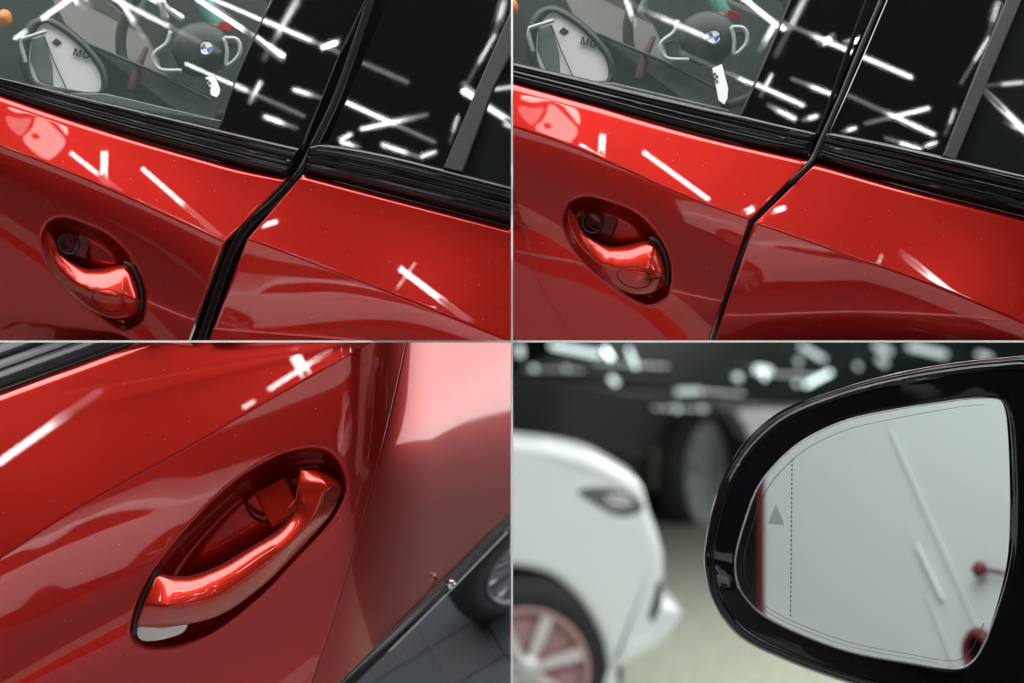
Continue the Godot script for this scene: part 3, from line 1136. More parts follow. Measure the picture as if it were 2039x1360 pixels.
func lower_left() -> void:
	var cuts := [[Vector3.RIGHT, -2.0], [Vector3.UP, -2.0]]
	var pl := lower_plane()
	var lean := [[670.0, 0.0], [690.0, 1.5], [710.0, 6.0], [740.0, 25.0], [770.0, 58.0], [800.0, 102.0], [830.0, 155.0], [860.0, 212.0], [920.0, 330.0], [980.0, 452.0], [1060.0, 620.0]]
	var door := thing("front_door", "large red door in the lower left bay with a big oval handle cup", "car door", at(470, 1080, -60))
	var cup_pts := v2([262, 1250, 272, 1212, 300, 1150, 332, 1103, 380, 1045, 450, 975, 520, 925, 580, 900, 630, 893, 662, 905, 684, 940, 686, 985, 655, 1040, 600, 1100, 520, 1184, 430, 1254, 350, 1286, 292, 1288, 267, 1274])
	var tilts := [[0.0, 4.0], [0.1, 7.0], [0.25, 10.0], [0.33, 15.0], [0.4, 24.0], [0.5, 31.0], [0.7, 35.0], [1.0, 38.0]]
	var g := {"sill": v2([-40, 797, 0, 782, 273, 682, 560, 577, 840, 470]), "crease": v2([-40, 1138, 0, 1114, 153, 1016, 382, 889, 500, 820, 742, 682, 815, 639]), "low": v2([-40, 1830, 0, 1806, 250, 1640, 590, 1440]), "plane": pl, "fall": fall_table(tilts), "spread": [1.0, 1.0], "height": 620.0, "hem_start": false, "hem_end": true, "cup": ring(cup_pts, 80), "cup_mid": Vector2(475, 1090), "cup_reach": 310.0, "cup_wall": 56.0, "cup_deep": 68.0, "shoulder": 18.0, "bow": 16.0, "side": lean}
	put(keep_inside(skin_mesh(g, 230, 190), cuts), "door_panel", M.red, door)
	dust(g, 90, 41, cuts, door)
	var zt := func(q): return on(pl, q.x, q.y).z - 30.0
	var zs := func(q): return on(pl, q.x, q.y).z - 14.0
	put(keep_inside(moulding(v2([-40, 690, 0, 676, 240, 590]), v2([-40, 795, 0, 779, 270, 681]), zt, zs, BULGE, 30, [false, false]), cuts), "sill_moulding", M.trim_soft, door)
	large_handle(door, g, cuts)
	# front wing beyond the door edge
	var wing := thing("front_wing", "red front wing with sill and wheel beyond the lower left door", "car wing", at(880, 900, -140))
	var h := {"sill": v2([846, 470, 1070, 380]), "crease": v2([819, 637, 1070, 500]), "low": v2([594, 1440, 679, 1354, 832, 1204, 1015, 1020, 1070, 965]), "plane": pl, "fall": fall_table(tilts), "spread": [0.92, 0.9], "height": 600.0, "hem_start": true, "hem_end": false, "shoulder": 18.0, "bow": 16.0, "bow_end": false, "side": lean}
	put(keep_inside(skin_mesh(h, 90, 90), cuts), "wing_panel", M.red, wing)
	var back := []
	var low: Array = h.low
	for k in 31:
		var q := crv(low, k / 30.0)
		var p: Vector3 = skin(h, k / 30.0, 1.0)
		back.append(p + Vector3(10, -14, -26))
	put(keep_inside(tube(back, [13.0], 14), cuts), "sill_strip", M.rubber, wing)
	var bright := []
	for k in 16:
		var p: Vector3 = back[10 + k]
		bright.append(p + Vector3(12, -6, 12))
	put(keep_inside(tube(bright, [3.0], 8), cuts), "sill_highlight", M.edge, wing)  # grey tube stands in for the highlight along the sill
	put(keep_inside(lathe(back[18] + Vector3(8, 6, 34), Vector3(0.3, -0.4, 1), [[0.1, 10], [6, 9], [11, 4], [12, 0], [11, -4]], 20), cuts), "sill_clip", M.chrome, wing)
	# dark gap filler
	put(keep_inside(tube(range(21).map(func(k):
		var p := skin(g, 1.0, k / 20.0)
		return p + Vector3(3, 0, -30)), [7.0], 8), cuts), "gap_seal", M.rubber, wing)
	# wheel under the wing
	var c := at(1046, 1108, -1500)
	var wheel := part("front_wheel", wing)
	var axis := Vector3(0.52, -0.62, 0.62)
	put(keep_inside(lathe(c, axis, [[150, -90], [216, -80], [234, -40], [236, 0], [226, 34], [190, 46], [150, 40], [146, 0]], 64), cuts), "tyre", M.tyre, wheel)
	put(keep_inside(lathe(c, axis, [[148, 38], [142, 44], [134, 36], [128, 0], [120, -40]], 64), cuts), "rim", M.dull_rim, wheel)
	spokes(c, axis, 132.0, 20.0, 10, M.dull_rim, wheel, cuts)
	put(keep_inside(lathe(c, axis, [[0.1, 30], [26, 28], [34, 18], [34, 0]], 32), cuts), "hub_cap", M.dull_rim, wheel)
	put(keep_inside(slab([at(860, 1050, -1900), at(1060, 880, -1900), at(1060, 1180, -1800), at(890, 1240, -1800)], Vector3(0, 0, -20)), cuts), "arch_lining", M.jamb, wing)
	# floor tiles beside the car: each tile carries its own ribs
	var n := Vector3(-0.36, 0.70, 0.62).normalized()
	var e1 := Vector3(0.80, 0.60, 0).normalized()
	e1 = (e1 - n * e1.dot(n)).normalized()
	var e2 := n.cross(e1)
	var o := at(930, 1300, -1500)
	var base := thing("tiled_floor", "blue grey ribbed plastic floor tiles beside the red sill", "tiled floor", o)
	structure(base)
	put(keep_inside(slab([o + e1 * -900 + e2 * -500 - n * 10, o + e1 * 700 + e2 * -500 - n * 10, o + e1 * 700 + e2 * 900 - n * 10, o + e1 * -900 + e2 * 900 - n * 10], n * -16), cuts), "screed", M.tile_dark, base)
	for i in 8:
		for j in 7:
			var at_c := o + e1 * ((i - 4) * 172.0) + e2 * ((j - 3) * 172.0)
			var ribs := []
			var along := e1 if (i + j) % 2 == 0 else e2
			var across := e2 if (i + j) % 2 == 0 else e1
			var b := Basis(along, n.cross(along), n)
			ribs.append(box(at_c + n * -3, Vector3(84, 84, 4), Basis(e1, e2, n)))
			for k in 11:
				ribs.append(box(at_c + across * (k - 5) * 15.0 + n * 3, Vector3(81, 3.6, 2.6), b, 1.4))
			var md := keep_inside(join(ribs), cuts)
			if (md.i as PackedInt32Array).size() > 30:
				put(md, "tile", M.tile_blue if (i + j) % 2 == 0 else M.tile_dark, base)


func spokes(c: Vector3, axis: Vector3, r: float, half: float, count: int, m: Material, parent: Node, cuts: Array) -> void:
	var z := axis.normalized()
	var x := Vector3.UP.cross(z).normalized()
	var y := z.cross(x)
	for k in count:
		var a := TAU * k / count + 0.3
		var d := x * cos(a) + y * sin(a)
		var s := z.cross(d)
		put(keep_inside(slab([c + d * r * 0.12 - s * half * 0.7 + z * 26, c + d * r * 0.12 + s * half * 0.7 + z * 26, c + d * r + s * half + z * 30, c + d * r - s * half + z * 30], z * -14, 3.0), cuts), "spoke", m, parent)


func large_handle(door: Node3D, g: Dictionary, cuts: Array) -> void:
	var upper := v2([598, 934, 590, 985, 583, 1022, 551, 1058, 500, 1089, 434, 1127, 382, 1145, 344, 1146, 312, 1140])
	var lower := v2([648, 936, 680, 966, 674, 996, 655, 1030, 594, 1096, 526, 1164, 436, 1226, 342, 1248, 268, 1248])
	var lift := [[0.0, -14.0], [0.1, 6.0], [0.4, 30.0], [0.75, 26.0], [1.0, 0.0]]
	var thick := [[0.0, 12.0], [0.06, 32.0], [0.3, 45.0], [0.6, 56.0], [0.9, 66.0], [1.0, 42.0]]
	var base := []
	for k in 41:
		base.append(skin_z(g, crv(upper, k / 40.0).lerp(crv(lower, k / 40.0), 0.5)))
	var place := func(s: float, a: float) -> Vector3:
		var c := cos(a)
		var w := clampf(s * 40.0, 0.0, 39.999)
		var z: float = lerpf(base[int(w)], base[int(w) + 1], w - int(w)) + knots(lift, s)
		var f := 0.3 * sqrt(maxf(1.0 - c * c, 0.0)) + 0.7 * (1.0 - absf(c + 0.22) / (1.22 if c > -0.22 else 0.78))
		if sin(a) < 0.0:
			f = -0.6 * sqrt(maxf(1.0 - c * c, 0.0))
		var r: Vector2 = crv(upper, s).lerp(crv(lower, s), 0.5 - 0.5 * c)
		return at(r.x, r.y, z + f * knots(thick, s) - (0.5 - 0.5 * c) * 24.0)
	var bar := grid(98, 64, func(i, j):
		var s := clampf((i - 1) / 95.0, 0.0, 1.0)
		var p: Vector3 = place.call(s, TAU * j / 64.0)
		if i == 0 or i == 97:
			var o: Vector3 = (place.call(s, 0.0) + place.call(s, PI)) * 0.5
			return o + (p - o) * 0.02
		return p, true, "ring")
	var h := put(keep_inside(bar, cuts), "door_handle", M.handle_red, door)
	# seam that runs along the inner edge of the handle
	var seam := []
	for k in 41:
		seam.append(place.call(0.12 + 0.86 * k / 40.0, 0.42) + Vector3(0, 0, 0.6))
	put(tube(seam, [1.3], 6), "handle_seam", M.rubber, h)
	var seam2 := []
	for k in 21:
		seam2.append(place.call(0.12, 0.42 + 0.9 * k / 20.0 * 0.0 + 1.4 * k / 20.0) + Vector3(0, 0, 0.4))
	var path := []
	for q in v2([314, 1134, 300, 1158, 283, 1196, 270, 1236, 266, 1262]):
		path.append(at(q.x, q.y, skin_z(g, q) - 4.0))
	put(tube(path, [5.5], 10), "end_slot", M.rubber, h)
	# the end of the handle by the lock: oval cover, arm and its dark recess
	var loop := []
	for k in 32:
		var t := TAU * k / 32.0
		loop.append(place.call(0.115 + 0.035 * cos(t), 2.35 + 0.45 * sin(t)) + Vector3(0, 0, 0.8))
	put(tube(loop, [1.6], 6, true), "lock_cover_groove", M.rubber, h)
	var q := Vector2(560, 1004)
	var z := skin_z(g, q)
	put(box(at(q.x, q.y, z - 40), Vector3(34, 40, 38), Basis(Vector3.BACK, 0.5) * Basis(Vector3.RIGHT, -0.25), 7.0), "handle_arm", M.handle_red, h)
	for k in 3:
		var a: Vector3 = at(572 + 4 * k, 1018 - 4 * k, z + 4)
		put(tube([a, a + Vector3(6, 12, 0), a + Vector3(14, 20, -4)], [1.2], 6), "arm_rib", M.handle_red, h)
	put(lathe(at(530, 985, z - 62), Vector3(0.1, 0.2, 1), [[52, -8], [58, 0], [52, 8]], 40, 0.8), "recess_ring", M.rubber, h)
	# white reflection on the cup lip, built as a pale cap
	var foot := v2([274, 1249, 330, 1250, 372, 1238, 366, 1258, 330, 1272, 290, 1277, 275, 1270])
	var pts := []
	for e in ring(foot, 30):
		pts.append(at(e.x, e.y, skin_z(g, e) - 8.0))
	put(slab(pts, Vector3(0, 0, -8), 2.0), "pale_end", M.white, h)


# ---------------------------------------------------------------- lower right bay: wing mirror and the garage behind
func lower_right() -> void:
	var inner := v2([1993, 797, 2006, 815, 2013, 860, 2017, 940, 2018, 1020, 2011, 1122, 1978, 1234, 1945, 1306, 1916, 1329, 1880, 1330, 1824, 1321, 1697, 1298, 1595, 1262, 1518, 1222, 1478, 1180, 1465, 1135, 1469, 1091, 1490, 1020, 1510, 971, 1543, 927, 1595, 881, 1671, 843, 1748, 823, 1875, 802, 1955, 793])
	var outer := v2([2070, 712, 2110, 770, 2125, 860, 2130, 940, 2130, 1020, 2125, 1140, 2110, 1260, 2080, 1370, 2010, 1420, 1920, 1425, 1820, 1400, 1671, 1356, 1560, 1315, 1470, 1268, 1420, 1200, 1402, 1122, 1406, 1071, 1420, 1005, 1450, 930, 1492, 870, 1560, 815, 1671, 772, 1773, 744, 1880, 724, 1985, 712])
	var cuts := [[Vector3.LEFT, -2.0], [Vector3.UP, -2.0]]
	var pl := plane_at(1740, 1060, 150.0, Vector2(1, 0), 24.0)
	var N := 120
	var gi := matched(inner, N)
	var go := matched(outer, N)
	var m := thing("wing_mirror", "black wing mirror filling the lower right bay, pale reflection in its glass", "wing mirror", at(1740, 1060, -60))
	var inner_z := func(q): return on(pl, q.x, q.y).z
	var rows := [[0.0, -14], [0.0, 4], [0.02, 12], [0.06, 14], [0.3, 12], [0.55, 9], [0.68, 7], [0.71, 9], [0.75, 10], [0.8, 8], [0.83, 4], [0.86, 3], [0.9, 2], [0.95, -6], [0.985, -20], [1.0, -44], [1.0, -80], [0.985, -140], [0.93, -220], [0.8, -300], [0.55, -340], [0.2, -360]]
	put(keep_inside(grid(rows.size() * 3 - 2, N, func(i, j):
		var k: int = i / 3
		var f: float = (i % 3) / 3.0
		var a: Array = rows[k]
		var b: Array = rows[mini(k + 1, rows.size() - 1)]
		var w := lerpf(a[0], b[0], f)
		var q := gi[j].lerp(go[j], w)
		var mid := Vector2(1740, 1060)
		var z: float = on(pl, gi[j].x, gi[j].y).z * 0.75
		return at(q.x, q.y, z + lerpf(a[1], b[1], f)), true, "mid"), cuts), "mirror_housing", M.trim, m)
	var face := []
	for q in gi:
		var p := on(pl, q.x, q.y)
		face.append(at(q.x, q.y, p.z * 0.75))
	# the glass is flat: fit its own plane to the opening
	var pane := []
	for q in gi:
		var e: Vector2 = q + (Vector2(1740, 1060) - q).normalized() * -1.0
		pane.append(on(pl, e.x, e.y))
	var glass := put(keep_inside(slab(pane, pl.n * -4.0), cuts), "mirror_glass", M.mirror, m)
	var loop := func(scale: float, pts: PackedVector2Array) -> Array:
		var out := []
		for q in pts:
			var e := q + (Vector2(1760, 1050) - q).normalized() * scale
			out.append(on(pl, e.x, e.y) + pl.n * 0.6)
		return out
	put(keep_inside(tube(loop.call(-1.0, gi), [1.5], 8, true), cuts), "glass_rim", M.edge, m)
	# etched line that runs inside the edge, the dashed line and the warning triangle
	put(tube(loop.call(17.0, gi).slice(30, 118), [0.45], 5), "etched_line", M.matt, glass)
	put(tube(loop.call(9.0, gi).slice(44, 76), [0.35], 5), "etched_line", M.matt, glass)
	for k in 34:
		var y := 917.0 + 308.0 * k / 33.0
		var a := on(pl, 1577.0 - 3.0 * k / 33.0, y)
		put(box(a + pl.n * 0.5, Vector3(0.8, 2.6, 0.3)), "dash", M.ink, glass)
	var tri := []
	for q in v2([1545, 1005, 1528, 1043, 1562, 1046]):
		tri.append(on(pl, q.x, q.y) + pl.n * 0.8)
	put(slab(tri, pl.n * -0.6), "warning_triangle", mat("etched glass", Color(0.42, 0.46, 0.44), 0.5), glass)
	# dark upright of the car door right of the mirror
	white_car_behind()
	black_car_behind()
	far_glints()


func matched(pts: Array, count: int) -> PackedVector2Array:
	# closed outline sampled at equal steps of its point numbers, so that two outlines pair up
	var out := PackedVector2Array()
	var n := pts.size()
	for k in count:
		var t := float(k) * n / count
		var i := int(t)
		var f := t - i
		var a: Vector2 = pts[(i + n - 1) % n]
		var b: Vector2 = pts[i % n]
		var c: Vector2 = pts[(i + 1) % n]
		var d: Vector2 = pts[(i + 2) % n]
		var l1 := (b - a).length()
		var l2 := (c - b).length()
		var l3 := (d - c).length()
		var m1 := (c - a) / (l1 + l2) * l2
		var m2 := (d - b) / (l2 + l3) * l2
		out.append(b * (2 * f * f * f - 3 * f * f + 1) + m1 * (f * f * f - 2 * f * f + f) + c * (-2 * f * f * f + 3 * f * f) + m2 * (f * f * f - f * f))
	return out


func pts_at(list: Array, z: float) -> Array:
	var out := []
	for k in range(0, list.size(), 2):
		out.append(at(list[k], list[k + 1], z))
	return out


func white_car_behind() -> void:
	var z := -8000.0
	var t := thing("white_car", "white car parked behind the wing mirror, only its front end in view", "car", at(1100, 1100, z))
	put(soft_slab([820, 852, 1018, 876, 1100, 886, 1180, 905, 1240, 937, 1275, 962, 1290, 1010, 1308, 1060, 1320, 1105, 1320, 1150, 1316, 1188, 1348, 1212, 1342, 1240, 1300, 1283, 1250, 1310, 1228, 1345, 1215, 1400, 1208, 1330, 1195, 1270, 1160, 1205, 1110, 1155, 1060, 1135, 1000, 1130, 940, 1145, 890, 1190, 850, 1300, 820, 1300], z, 1100, 58.0), "body", M.white_far, t)
	put(soft_slab([1150, 978, 1200, 970, 1252, 980, 1280, 1004, 1276, 1020, 1235, 1028, 1190, 1008], z + 6, 20, 6.0), "headlight", M.lamp_shell, t)
	put(slab(pts_at([1200, 990, 1226, 984, 1250, 990, 1262, 1006, 1232, 1014, 1208, 1004], z + 16), Vector3(0, 0, -8), 4.0), "headlight_lens", M.chrome, t)
	put(slab(pts_at([1312, 1158, 1320, 1165, 1317, 1205, 1300, 1240, 1292, 1230, 1302, 1195], z + 10), Vector3(0, 0, -30), 4.0), "bumper_slot", M.jamb, t)
	put(soft_slab([1090, 905, 1150, 915, 1210, 940, 1250, 962, 1246, 966, 1190, 942, 1120, 920], z + 8, 16, 5.0), "wing_crease", M.white_far, t)
	put(soft_slab([1225, 1330, 1260, 1314, 1310, 1285, 1350, 1240, 1355, 1216, 1340, 1215, 1296, 1262, 1240, 1295], z + 26, 600, 14.0), "bumper_lip", M.white_far, t)
	put(slab(pts_at([840, 1120, 1060, 1120, 1180, 1190, 1225, 1400, 840, 1400], z - 500), Vector3(0, 0, -40)), "arch_lining", M.jamb, t)
	var c := at(1050, 1335, z - 40)
	var w := part("front_wheel", t)
	var k := 3.0
	put(lathe(c, Vector3(0, 0, 1), [[120 * k, -300], [186 * k, -290], [192 * k, -200], [192 * k, -40], [184 * k, 0], [160 * k, 16], [128 * k, 8], [124 * k, -40]], 72), "tyre", M.tyre, w)
	var pink := mat("pinkish wheel paint", Color(0.50, 0.30, 0.31), 0.4, 0.2)
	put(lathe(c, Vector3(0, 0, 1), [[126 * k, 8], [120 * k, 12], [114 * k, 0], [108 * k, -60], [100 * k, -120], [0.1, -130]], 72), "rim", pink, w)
	spokes(c + Vector3(0, 0, -30), Vector3(0, 0, 1), 118 * k, 40.0, 7, mat("pale spoke", Color(0.62, 0.58, 0.58), 0.4, 0.2), w, [])
	put(lathe(c, Vector3(0, 0, 1), [[0.1, 10], [24 * k, 6], [30 * k, -20], [30 * k, -60]], 36), "hub_cap", M.rim, w)


func black_car_behind() -> void:
	var z := -21000.0
	var k := 6.25
	var t := thing("black_car", "black car parked far behind the wing mirror among blurred glints", "car", at(1400, 850, z))
	put(soft_slab([760, 735, 1000, 742, 1120, 752, 1240, 770, 1330, 778, 1420, 790, 1600, 800, 2150, 800, 2150, 1000, 1480, 985, 1466, 900, 1440, 850, 1400, 830, 1365, 840, 1342, 880, 1335, 940, 1280, 925, 1150, 900, 760, 880], z, 4000, 60.0), "body", mat("black car paint", Color(0.032, 0.037, 0.036), 0.12), t)
	put(soft_slab([1000, 742, 1110, 700, 1200, 664, 1420, 650, 2150, 650, 2150, 802, 1600, 802, 1330, 780, 1120, 754], z - 300, 3000, 60.0), "cabin", mat("tinted car windows", Color(0.014, 0.028, 0.025), 0.2), t)
	put(slab(pts_at([760, 868, 1150, 892, 1330, 935, 1330, 960, 1150, 935, 760, 905], z + 20), Vector3(0, 0, -400), 20.0), "sill", mat("brown black sill", Color(0.014, 0.012, 0.009), 0.6), t)
	for q in [[1040, 735, 1160, 738], [1180, 722, 1330, 730], [1350, 778, 1480, 784], [1500, 742, 1640, 750], [1300, 812, 1410, 816]]:  # chrome bars stand in for the longer glints on the car
		put(tube([at(q[0], q[1], z + 30), at(q[2], q[3], z + 30)], [k * 4.0], 8), "glint_bar", M.chrome, t)
	var c := at(1400, 942, z + 40)
	var w := part("rear_wheel", t)
	var axis := Vector3(0.86, 0, 0.5)
	put(lathe(c, axis, [[100 * k, -300], [122 * k, -260], [124 * k, 0], [116 * k, 60], [100 * k, 40]], 48), "tyre", M.tyre, w)
	put(lathe(c, axis, [[102 * k, 50], [92 * k, 40], [80 * k, -40], [0.1, -60]], 48), "rim", mat("dull wheel", Color(0.45, 0.5, 0.47), 0.5), w)
	spokes(c, axis, 98 * k, 36.0, 8, mat("dull spoke", Color(0.6, 0.66, 0.62), 0.5), w, [])
	var post := thing("floor_post", "short brown post standing left of the blurred grey wheel", "post", at(1304, 960, -20500))
	put(box(at(1304, 930, -20500), Vector3(60, 260, 60), Basis.IDENTITY, 10.0), "post", mat("brown post", Color(0.05, 0.045, 0.03), 0.7), post)
	var wall := put(slab(pts_at([400, 300, 2400, 300, 2400, 800, 400, 800], -34000), Vector3(0, 0, -200)), "far_wall", mat("dark teal wall", Color(0.018, 0.035, 0.032), 0.8))
	tag(wall, "dark teal far wall of the garage behind the black car", "wall")
	structure(wall)
	var van := thing("white_van", "white bonnet showing just above the left shoulder of the wing mirror", "car", at(1530, 830, -19500))
	put(soft_slab([1466, 822, 1490, 815, 1600, 816, 1680, 830, 1680, 900, 1500, 880, 1484, 850], -19500, 1500, 40.0), "bonnet", M.white, van)


func far_glints() -> void:  # glowing bars stand in for ceiling light glints on the black car
	# x, y, x2, y2, half width, strength
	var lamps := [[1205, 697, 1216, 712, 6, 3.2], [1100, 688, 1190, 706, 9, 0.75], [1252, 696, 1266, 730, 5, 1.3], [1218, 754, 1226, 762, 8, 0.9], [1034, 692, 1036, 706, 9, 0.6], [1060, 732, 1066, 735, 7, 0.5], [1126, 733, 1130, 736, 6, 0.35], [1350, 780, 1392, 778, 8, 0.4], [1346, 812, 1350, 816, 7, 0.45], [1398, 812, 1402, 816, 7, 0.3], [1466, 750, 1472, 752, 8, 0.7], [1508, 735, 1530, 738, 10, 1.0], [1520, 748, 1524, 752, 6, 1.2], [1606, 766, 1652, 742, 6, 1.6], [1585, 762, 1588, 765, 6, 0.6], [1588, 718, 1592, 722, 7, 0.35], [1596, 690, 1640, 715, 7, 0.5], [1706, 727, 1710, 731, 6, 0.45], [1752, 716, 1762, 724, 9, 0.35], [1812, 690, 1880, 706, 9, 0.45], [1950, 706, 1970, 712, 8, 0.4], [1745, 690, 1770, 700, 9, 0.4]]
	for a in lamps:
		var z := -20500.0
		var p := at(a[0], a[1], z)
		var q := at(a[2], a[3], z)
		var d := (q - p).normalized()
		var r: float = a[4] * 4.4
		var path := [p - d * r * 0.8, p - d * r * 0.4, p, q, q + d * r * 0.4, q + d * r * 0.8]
		var o := put(tube(path, [r * 0.6, r * 0.9, r, r, r * 0.9, r * 0.6], 12), "car_glint", glow(Color(0.84, 0.93, 0.92), a[5] * 1.7))
		tag(o, "blurred pale glint on the far black car, built as a glowing bar", "lamp", "far glints behind the wing mirror")


# ---------------------------------------------------------------- rack, floor and what the paint mirrors
func build_rack() -> void:
	var t := thing("collage_dividers", "thin white collage dividers built as bars that part the four bays", "collage divider", Vector3(0, 0, 0))  # bars stand for the white gaps of the collage
	var w: Material = M.white_frame
	put(box(Vector3(0, (684.0 + FLOOR) / 2.0, 16), Vector3(2.0, (684.0 - FLOOR) / 2.0, 4)), "upright", w, t)
	for s in [-1, 1]:
		put(box(Vector3(s * 511.0, 0, 16), Vector3(508.6, 2.0, 3.5)), "cross_bar", w, t)
	put(box(Vector3(0, FLOOR + 12, 16), Vector3(260, 12, 160), Basis.IDENTITY, 4.0), "foot", w, t)


func build_floor() -> void:
	var f := put(slab([Vector3(-30000, FLOOR, 12000), Vector3(30000, FLOOR, 12000), Vector3(30000, FLOOR, -50000), Vector3(-30000, FLOOR, -50000)], Vector3(0, -100, 0)), "floor", M.concrete)
	structure(f)
	tag(f, "pale greenish concrete garage floor behind the wing mirror", "floor")
	var t := put(slab([Vector3(-8000, FLOOR + 7, 1090), Vector3(1600, FLOOR + 7, 1090), Vector3(1600, FLOOR + 7, -900), Vector3(-8000, FLOOR + 7, -900)], Vector3(0, -5, 0)), "tile_mat", M.tile)
	structure(t)
	tag(t, "dark grey floor mat in front of the rack", "floor")
	var f2 := put(slab([Vector3(-9000, FLOOR + 8, 9000), Vector3(9000, FLOOR + 8, 9000), Vector3(9000, FLOOR + 8, 1700), Vector3(-9000, FLOOR + 8, 1700)], Vector3(0, -6, 0)), "added_dark_floor", M.asphalt)  # dark sheet added so the opposite cars stand out in the paint
	structure(f2)
	tag(f2, "added dark floor under the cars parked opposite", "floor")
	var f3 := put(slab([Vector3(1620, FLOOR + 8, 1690), Vector3(20000, FLOOR + 8, 1690), Vector3(20000, FLOOR + 8, -24000), Vector3(7000, FLOOR + 8, -24000), Vector3(3200, FLOOR + 8, -8500), Vector3(1620, FLOOR + 8, -8500)], Vector3(0, -6, 0)), "added_dark_floor", M.asphalt)  # dark sheet added to darken the reflection low on the wing
	structure(f3)
	tag(f3, "added dark floor beside the pale concrete, mirrored in the red front wing", "floor")
	var r := put(slab([Vector3(-8000, FLOOR + 9, 1320), Vector3(1600, FLOOR + 9, 1320), Vector3(1600, FLOOR + 9, 1094), Vector3(-8000, FLOOR + 9, 1094)], Vector3(0, -7, 0)), "mat_border", M.red_tile)
	structure(r)
	tag(r, "red border strip along the grey floor mat", "floor")


func opposite_car(x0: float, label: String, paint: Material) -> void:
	var t := thing("parked_car", label, "car", Vector3(x0, FLOOR, 4000))
	var k := 1.3
	var zf := 3600.0
	var o := func(list, z):
		var out := []
		for i in range(0, list.size(), 2):
			out.append(Vector3(x0 + list[i] * k, FLOOR + list[i + 1] * k, z))
		return out
	var body := [-1100, 180, -1080, 420, -900, 500, -560, 540, -300, 770, 380, 770, 700, 560, 1020, 500, 1100, 380, 1100, 170, 900, 150, 880, 250, 820, 320, 740, 350, 660, 320, 600, 250, 580, 150, -540, 150, -560, 250, -620, 320, -700, 350, -780, 320, -840, 250, -860, 150]
	put(slab(o.call(body, zf + 6), Vector3(0, 0, 700), 30.0), "body", paint, t)
	put(slab(o.call([-480, 560, -270, 735, 20, 735, 20, 560], zf), Vector3(0, 0, 20), 4.0), "side_window", M.dark_glass, t)
	put(slab(o.call([60, 560, 60, 735, 350, 735, 560, 570], zf), Vector3(0, 0, 20), 4.0), "side_window", M.dark_glass, t)
	for s in [-700, 740]:
		var c := Vector3(x0 + s * k, FLOOR + 225, zf + 50)
		put(lathe(c, Vector3(0, 0, -1), [[140, -60], [215, -50], [222, 20], [208, 34], [156, 30]], 40), "tyre", M.tyre, t)
		var w := put(lathe(c, Vector3(0, 0, -1), [[158, 32], [146, 24], [135, 0], [0.1, -10]], 40), "rim", M.matt, t)
		spokes(c, Vector3(0, 0, -1), 150, 20, 6, M.rim, w, [])
	for s in [-260, 320]:
		put(box(Vector3(x0 + s * k, FLOOR + 610, zf), Vector3(60, 9, 8), Basis.IDENTITY, 4.0), "door_handle", M.chrome, t)


func reflected_things() -> void:
	opposite_car(-1710, "white car parked straight across from the upper left bay", M.white)
	opposite_car(2060, "white car parked across the aisle towards the wing mirror side", M.white)
	opposite_car(-4900, "black car parked across the aisle at the far end", M.black_paint)
	# pale board that the wing mirror shows
	var b := thing("pale_board", "pale green painted board seen in the glass of the wing mirror", "board", Vector3(3320, -700, 1300))
	put(box(Vector3(3330, -900, 1170), Vector3(20, 1340, 1056), Basis.IDENTITY, 3.0), "panel", M.pale_board, b)
	put(box(Vector3(3318, -900, 2236), Vector3(26, 1340, 8), Basis.IDENTITY, 3.0), "red_post", M.red_plastic, b)
	for q in [[-300, 1700, -1180, 1250, 3], [-680, 1600, -860, 1500, 7], [-850, 1560, -1400, 1300, 3]]:
		put(tube([Vector3(3300, q[0], q[1]), Vector3(3300, q[2], q[3])], [q[4]], 8), "streak_rod", M.streak_rod, b)  # rods added for the light streaks across the mirror glass
	var reel := thing("red_tail_light", "red tail light part with a dark middle low in the wing mirror glass", "tail light", Vector3(3270, -1010, 1340))
	put(lathe(Vector3(3290, -1010, 1345), Vector3(-1, 0, 0), [[40, 0], [56, 8], [74, 20], [78, 40], [70, 56], [56, 60], [44, 50], [40, 0]], 36, 0.7), "tail_ring", M.red_plastic, reel)  # ring of a red tail light part
	put(lathe(Vector3(3290, -1010, 1345), Vector3(-1, 0, 0), [[0.1, 30], [44, 28], [50, 10]], 30, 0.8), "hub", M.jamb, reel)
	var bow := thing("small_tail_light", "small red tail light part on a stalk in the wing mirror glass", "bow", Vector3(3270, -745, 1352))
	put(lathe(Vector3(3290, -745, 1352), Vector3(-1, 0, 0), [[0.1, 40], [16, 36], [27, 20], [25, 0]], 5), "tail_piece", M.red_plastic, bow)  # small piece of a red tail light
	put(tube([Vector3(3280, -745, 1340), Vector3(3280, -752, 1260)], [7], 8), "stalk", M.red_plastic, bow)
	ceiling_panel("added_wall_washer", "added light panel washing the pale board", Vector3(2200, 1000, 200), Vector3(3330, -900, 1250), Vector2(800, 700), 8.5)  # added light to brighten the board shown in the mirror
	ceiling_panel("added_side_panel", "added upright light panel mirrored in the red front wing", Vector3(2800, -500, -2900), Vector3(0, -500, -2900), Vector2(2600, 1300), 1.4)  # unseen panel added for the white reflection along the wing
	ceiling_panel("added_aisle_panel", "added low light panel over the cars parked opposite", Vector3(-1100, -500, 2650), Vector3(-1100, -1800, 3600), Vector2(5600, 420), 24.0)  # added to brighten the cars mirrored in the lower doors
	ceiling_panel("added_front_light", "added light panel turned to the side of the parked white car", Vector3(2300, 1500, -2400), Vector3(900, -1500, -8000), Vector2(3600, 2000), 5.5)  # extra light added to lift the side of the white car
	ceiling_panel("added_garage_light", "added ceiling light panel over the parked white car", Vector3(2500, 3300, -9000), Vector3(2300, FLOOR, -9800), Vector2(9000, 7000), 6.0)  # overhead light added for the rear floor and the white car


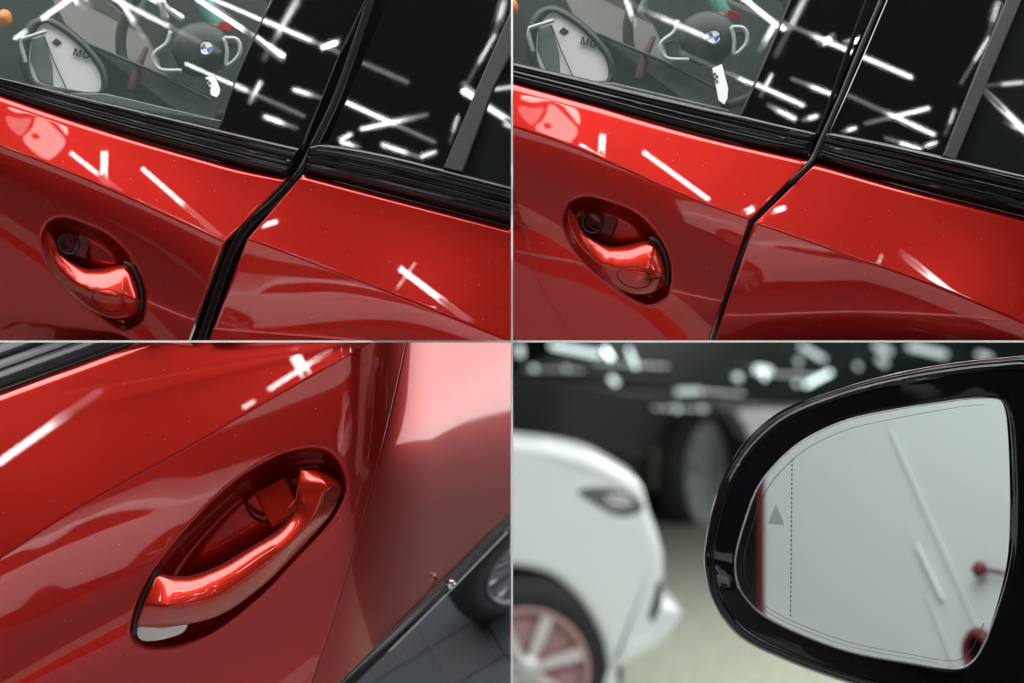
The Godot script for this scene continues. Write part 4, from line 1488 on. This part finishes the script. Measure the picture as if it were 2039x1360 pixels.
func tubes() -> void:
	var left := side_planes(300, 390)
	var right := side_planes(1330, 345)
	var low := lower_plane()
	# facet, from, to, width in the paint, distance, strength
	var list := [
		[left.glass, 225, -4, 436, 102, 9, 1150], [left.glass, 240, 2, 285, 74, 10, 1150], [left.glass, 372, 127, 605, 232, 8, 1150], [left.glass, 420, -4, 812, 165, 9, 1150],
		[left.glass, 592, 2, 525, 120, 6, 1150], [left.glass, 520, 164, 498, 206, 7, 1150], [left.glass, 585, 179, 640, 196, 8, 1150], [left.glass, 688, 204, 865, 284, 9, 1150], [left.glass, 528, 233, 590, 256, 9, 1150],
		[left.glass, 720, 258, 850, 230, 9, 1150], [left.glass, 678, 280, 700, 268, 8, 1150], [left.glass, 680, 284, 715, 294, 8, 1150], [left.glass, 762, 289, 842, 316, 8, 1150], [left.glass, 838, 313, 868, 303, 6, 1150],
		[left.glass, 1004, 4, 986, 66, 6, 1150], [left.glass, 986, 70, 926, 174, 4, 1150], [left.glass, 984, 176, 1030, 169, 9, 1150], [left.glass, 1003, 245, 1026, 254, 9, 1150], [left.glass, 912, 232, 896, 285, 3, 1150],
		[left.skin, 143, 306, 240, 382, 9, 1000], [left.skin, 208, 304, 206, 378, 16, 1000], [left.skin, 286, 338, 436, 470, 10, 1000], [left.skin, 520, 450, 552, 441, 11, 1000], [left.skin, 797, 535, 935, 640, 14, 1000],
		[right.glass, 1246, -4, 1265, 50, 10, 1150], [right.glass, 1248, 4, 1412, 76, 9, 1150], [right.glass, 1356, 103, 1598, 211, 8, 1150], [right.glass, 1440, -4, 1812, 155, 9, 1150], [right.glass, 1601, -2, 1543, 113, 5, 1150],
		[right.glass, 1535, 150, 1513, 193, 5, 1150], [right.glass, 1576, 158, 1662, 192, 8, 1150], [right.glass, 1686, 190, 1858, 269, 8, 1150], [right.glass, 1722, 247, 1846, 217, 8, 1150], [right.glass, 1529, 211, 1582, 238, 9, 1150],
		[right.glass, 1598, 240, 1626, 232, 8, 1150], [right.glass, 1678, 263, 1702, 256, 8, 1150], [right.glass, 1762, 276, 1830, 298, 8, 1150], [right.glass, 1826, 297, 1862, 285, 6, 1150], [right.glass, 1986, 6, 1966, 75, 4, 1150], [right.glass, 1966, 78, 1913, 165, 4, 1150],
		[right.glass, 1965, 169, 2040, 162, 9, 1150], [right.glass, 2004, 242, 2040, 258, 8, 1150], [right.glass, 1899, 220, 1880, 270, 3, 1150], [right.glass, 1541, 52, 1515, 98, 12, 1150],
		[right.skin, 1155, 288, 1200, 320, 9, 1000], [right.skin, 1200, 270, 1196, 322, 15, 1000], [right.skin, 1280, 302, 1412, 398, 10, 1000], [right.skin, 1482, 424, 1500, 415, 14, 1000], [right.skin, 1528, 424, 1562, 414, 11, 1000], [right.skin, 1797, 506, 1925, 608, 14, 1000],
		[low, -20, 934, 202, 776, 15, 2000], [low, 535, 776, 676, 686, 8, 2000], [low, 588, 710, 612, 752, 26, 2000], [low, 484, 812, 508, 798, 6, 2000]]
	for a in list:
		var what := "white tube lamp mirrored in the dark windows of the upper left bay"
		if a[0] == right.glass:
			what = "white tube lamp mirrored in the dark windows of the upper right bay"
		elif a[0] == left.skin:
			what = "white tube lamp mirrored in the red shoulder of the upper left bay"
		elif a[0] == right.skin:
			what = "white tube lamp mirrored in the red shoulder of the upper right bay"
		elif a[0] == low:
			what = "white tube lamp mirrored above the large handle of the lower left bay"
		var dark: bool = a[0] == left.glass or a[0] == right.glass
		tube_lamp(a[0], Vector2(a[1], a[2]), Vector2(a[3], a[4]), a[5] * (0.6 if dark else 0.8), 1900.0 if dark and maxf(a[2], a[4]) < 122.0 else float(a[6]), 22.0 if dark else 32.0, what)
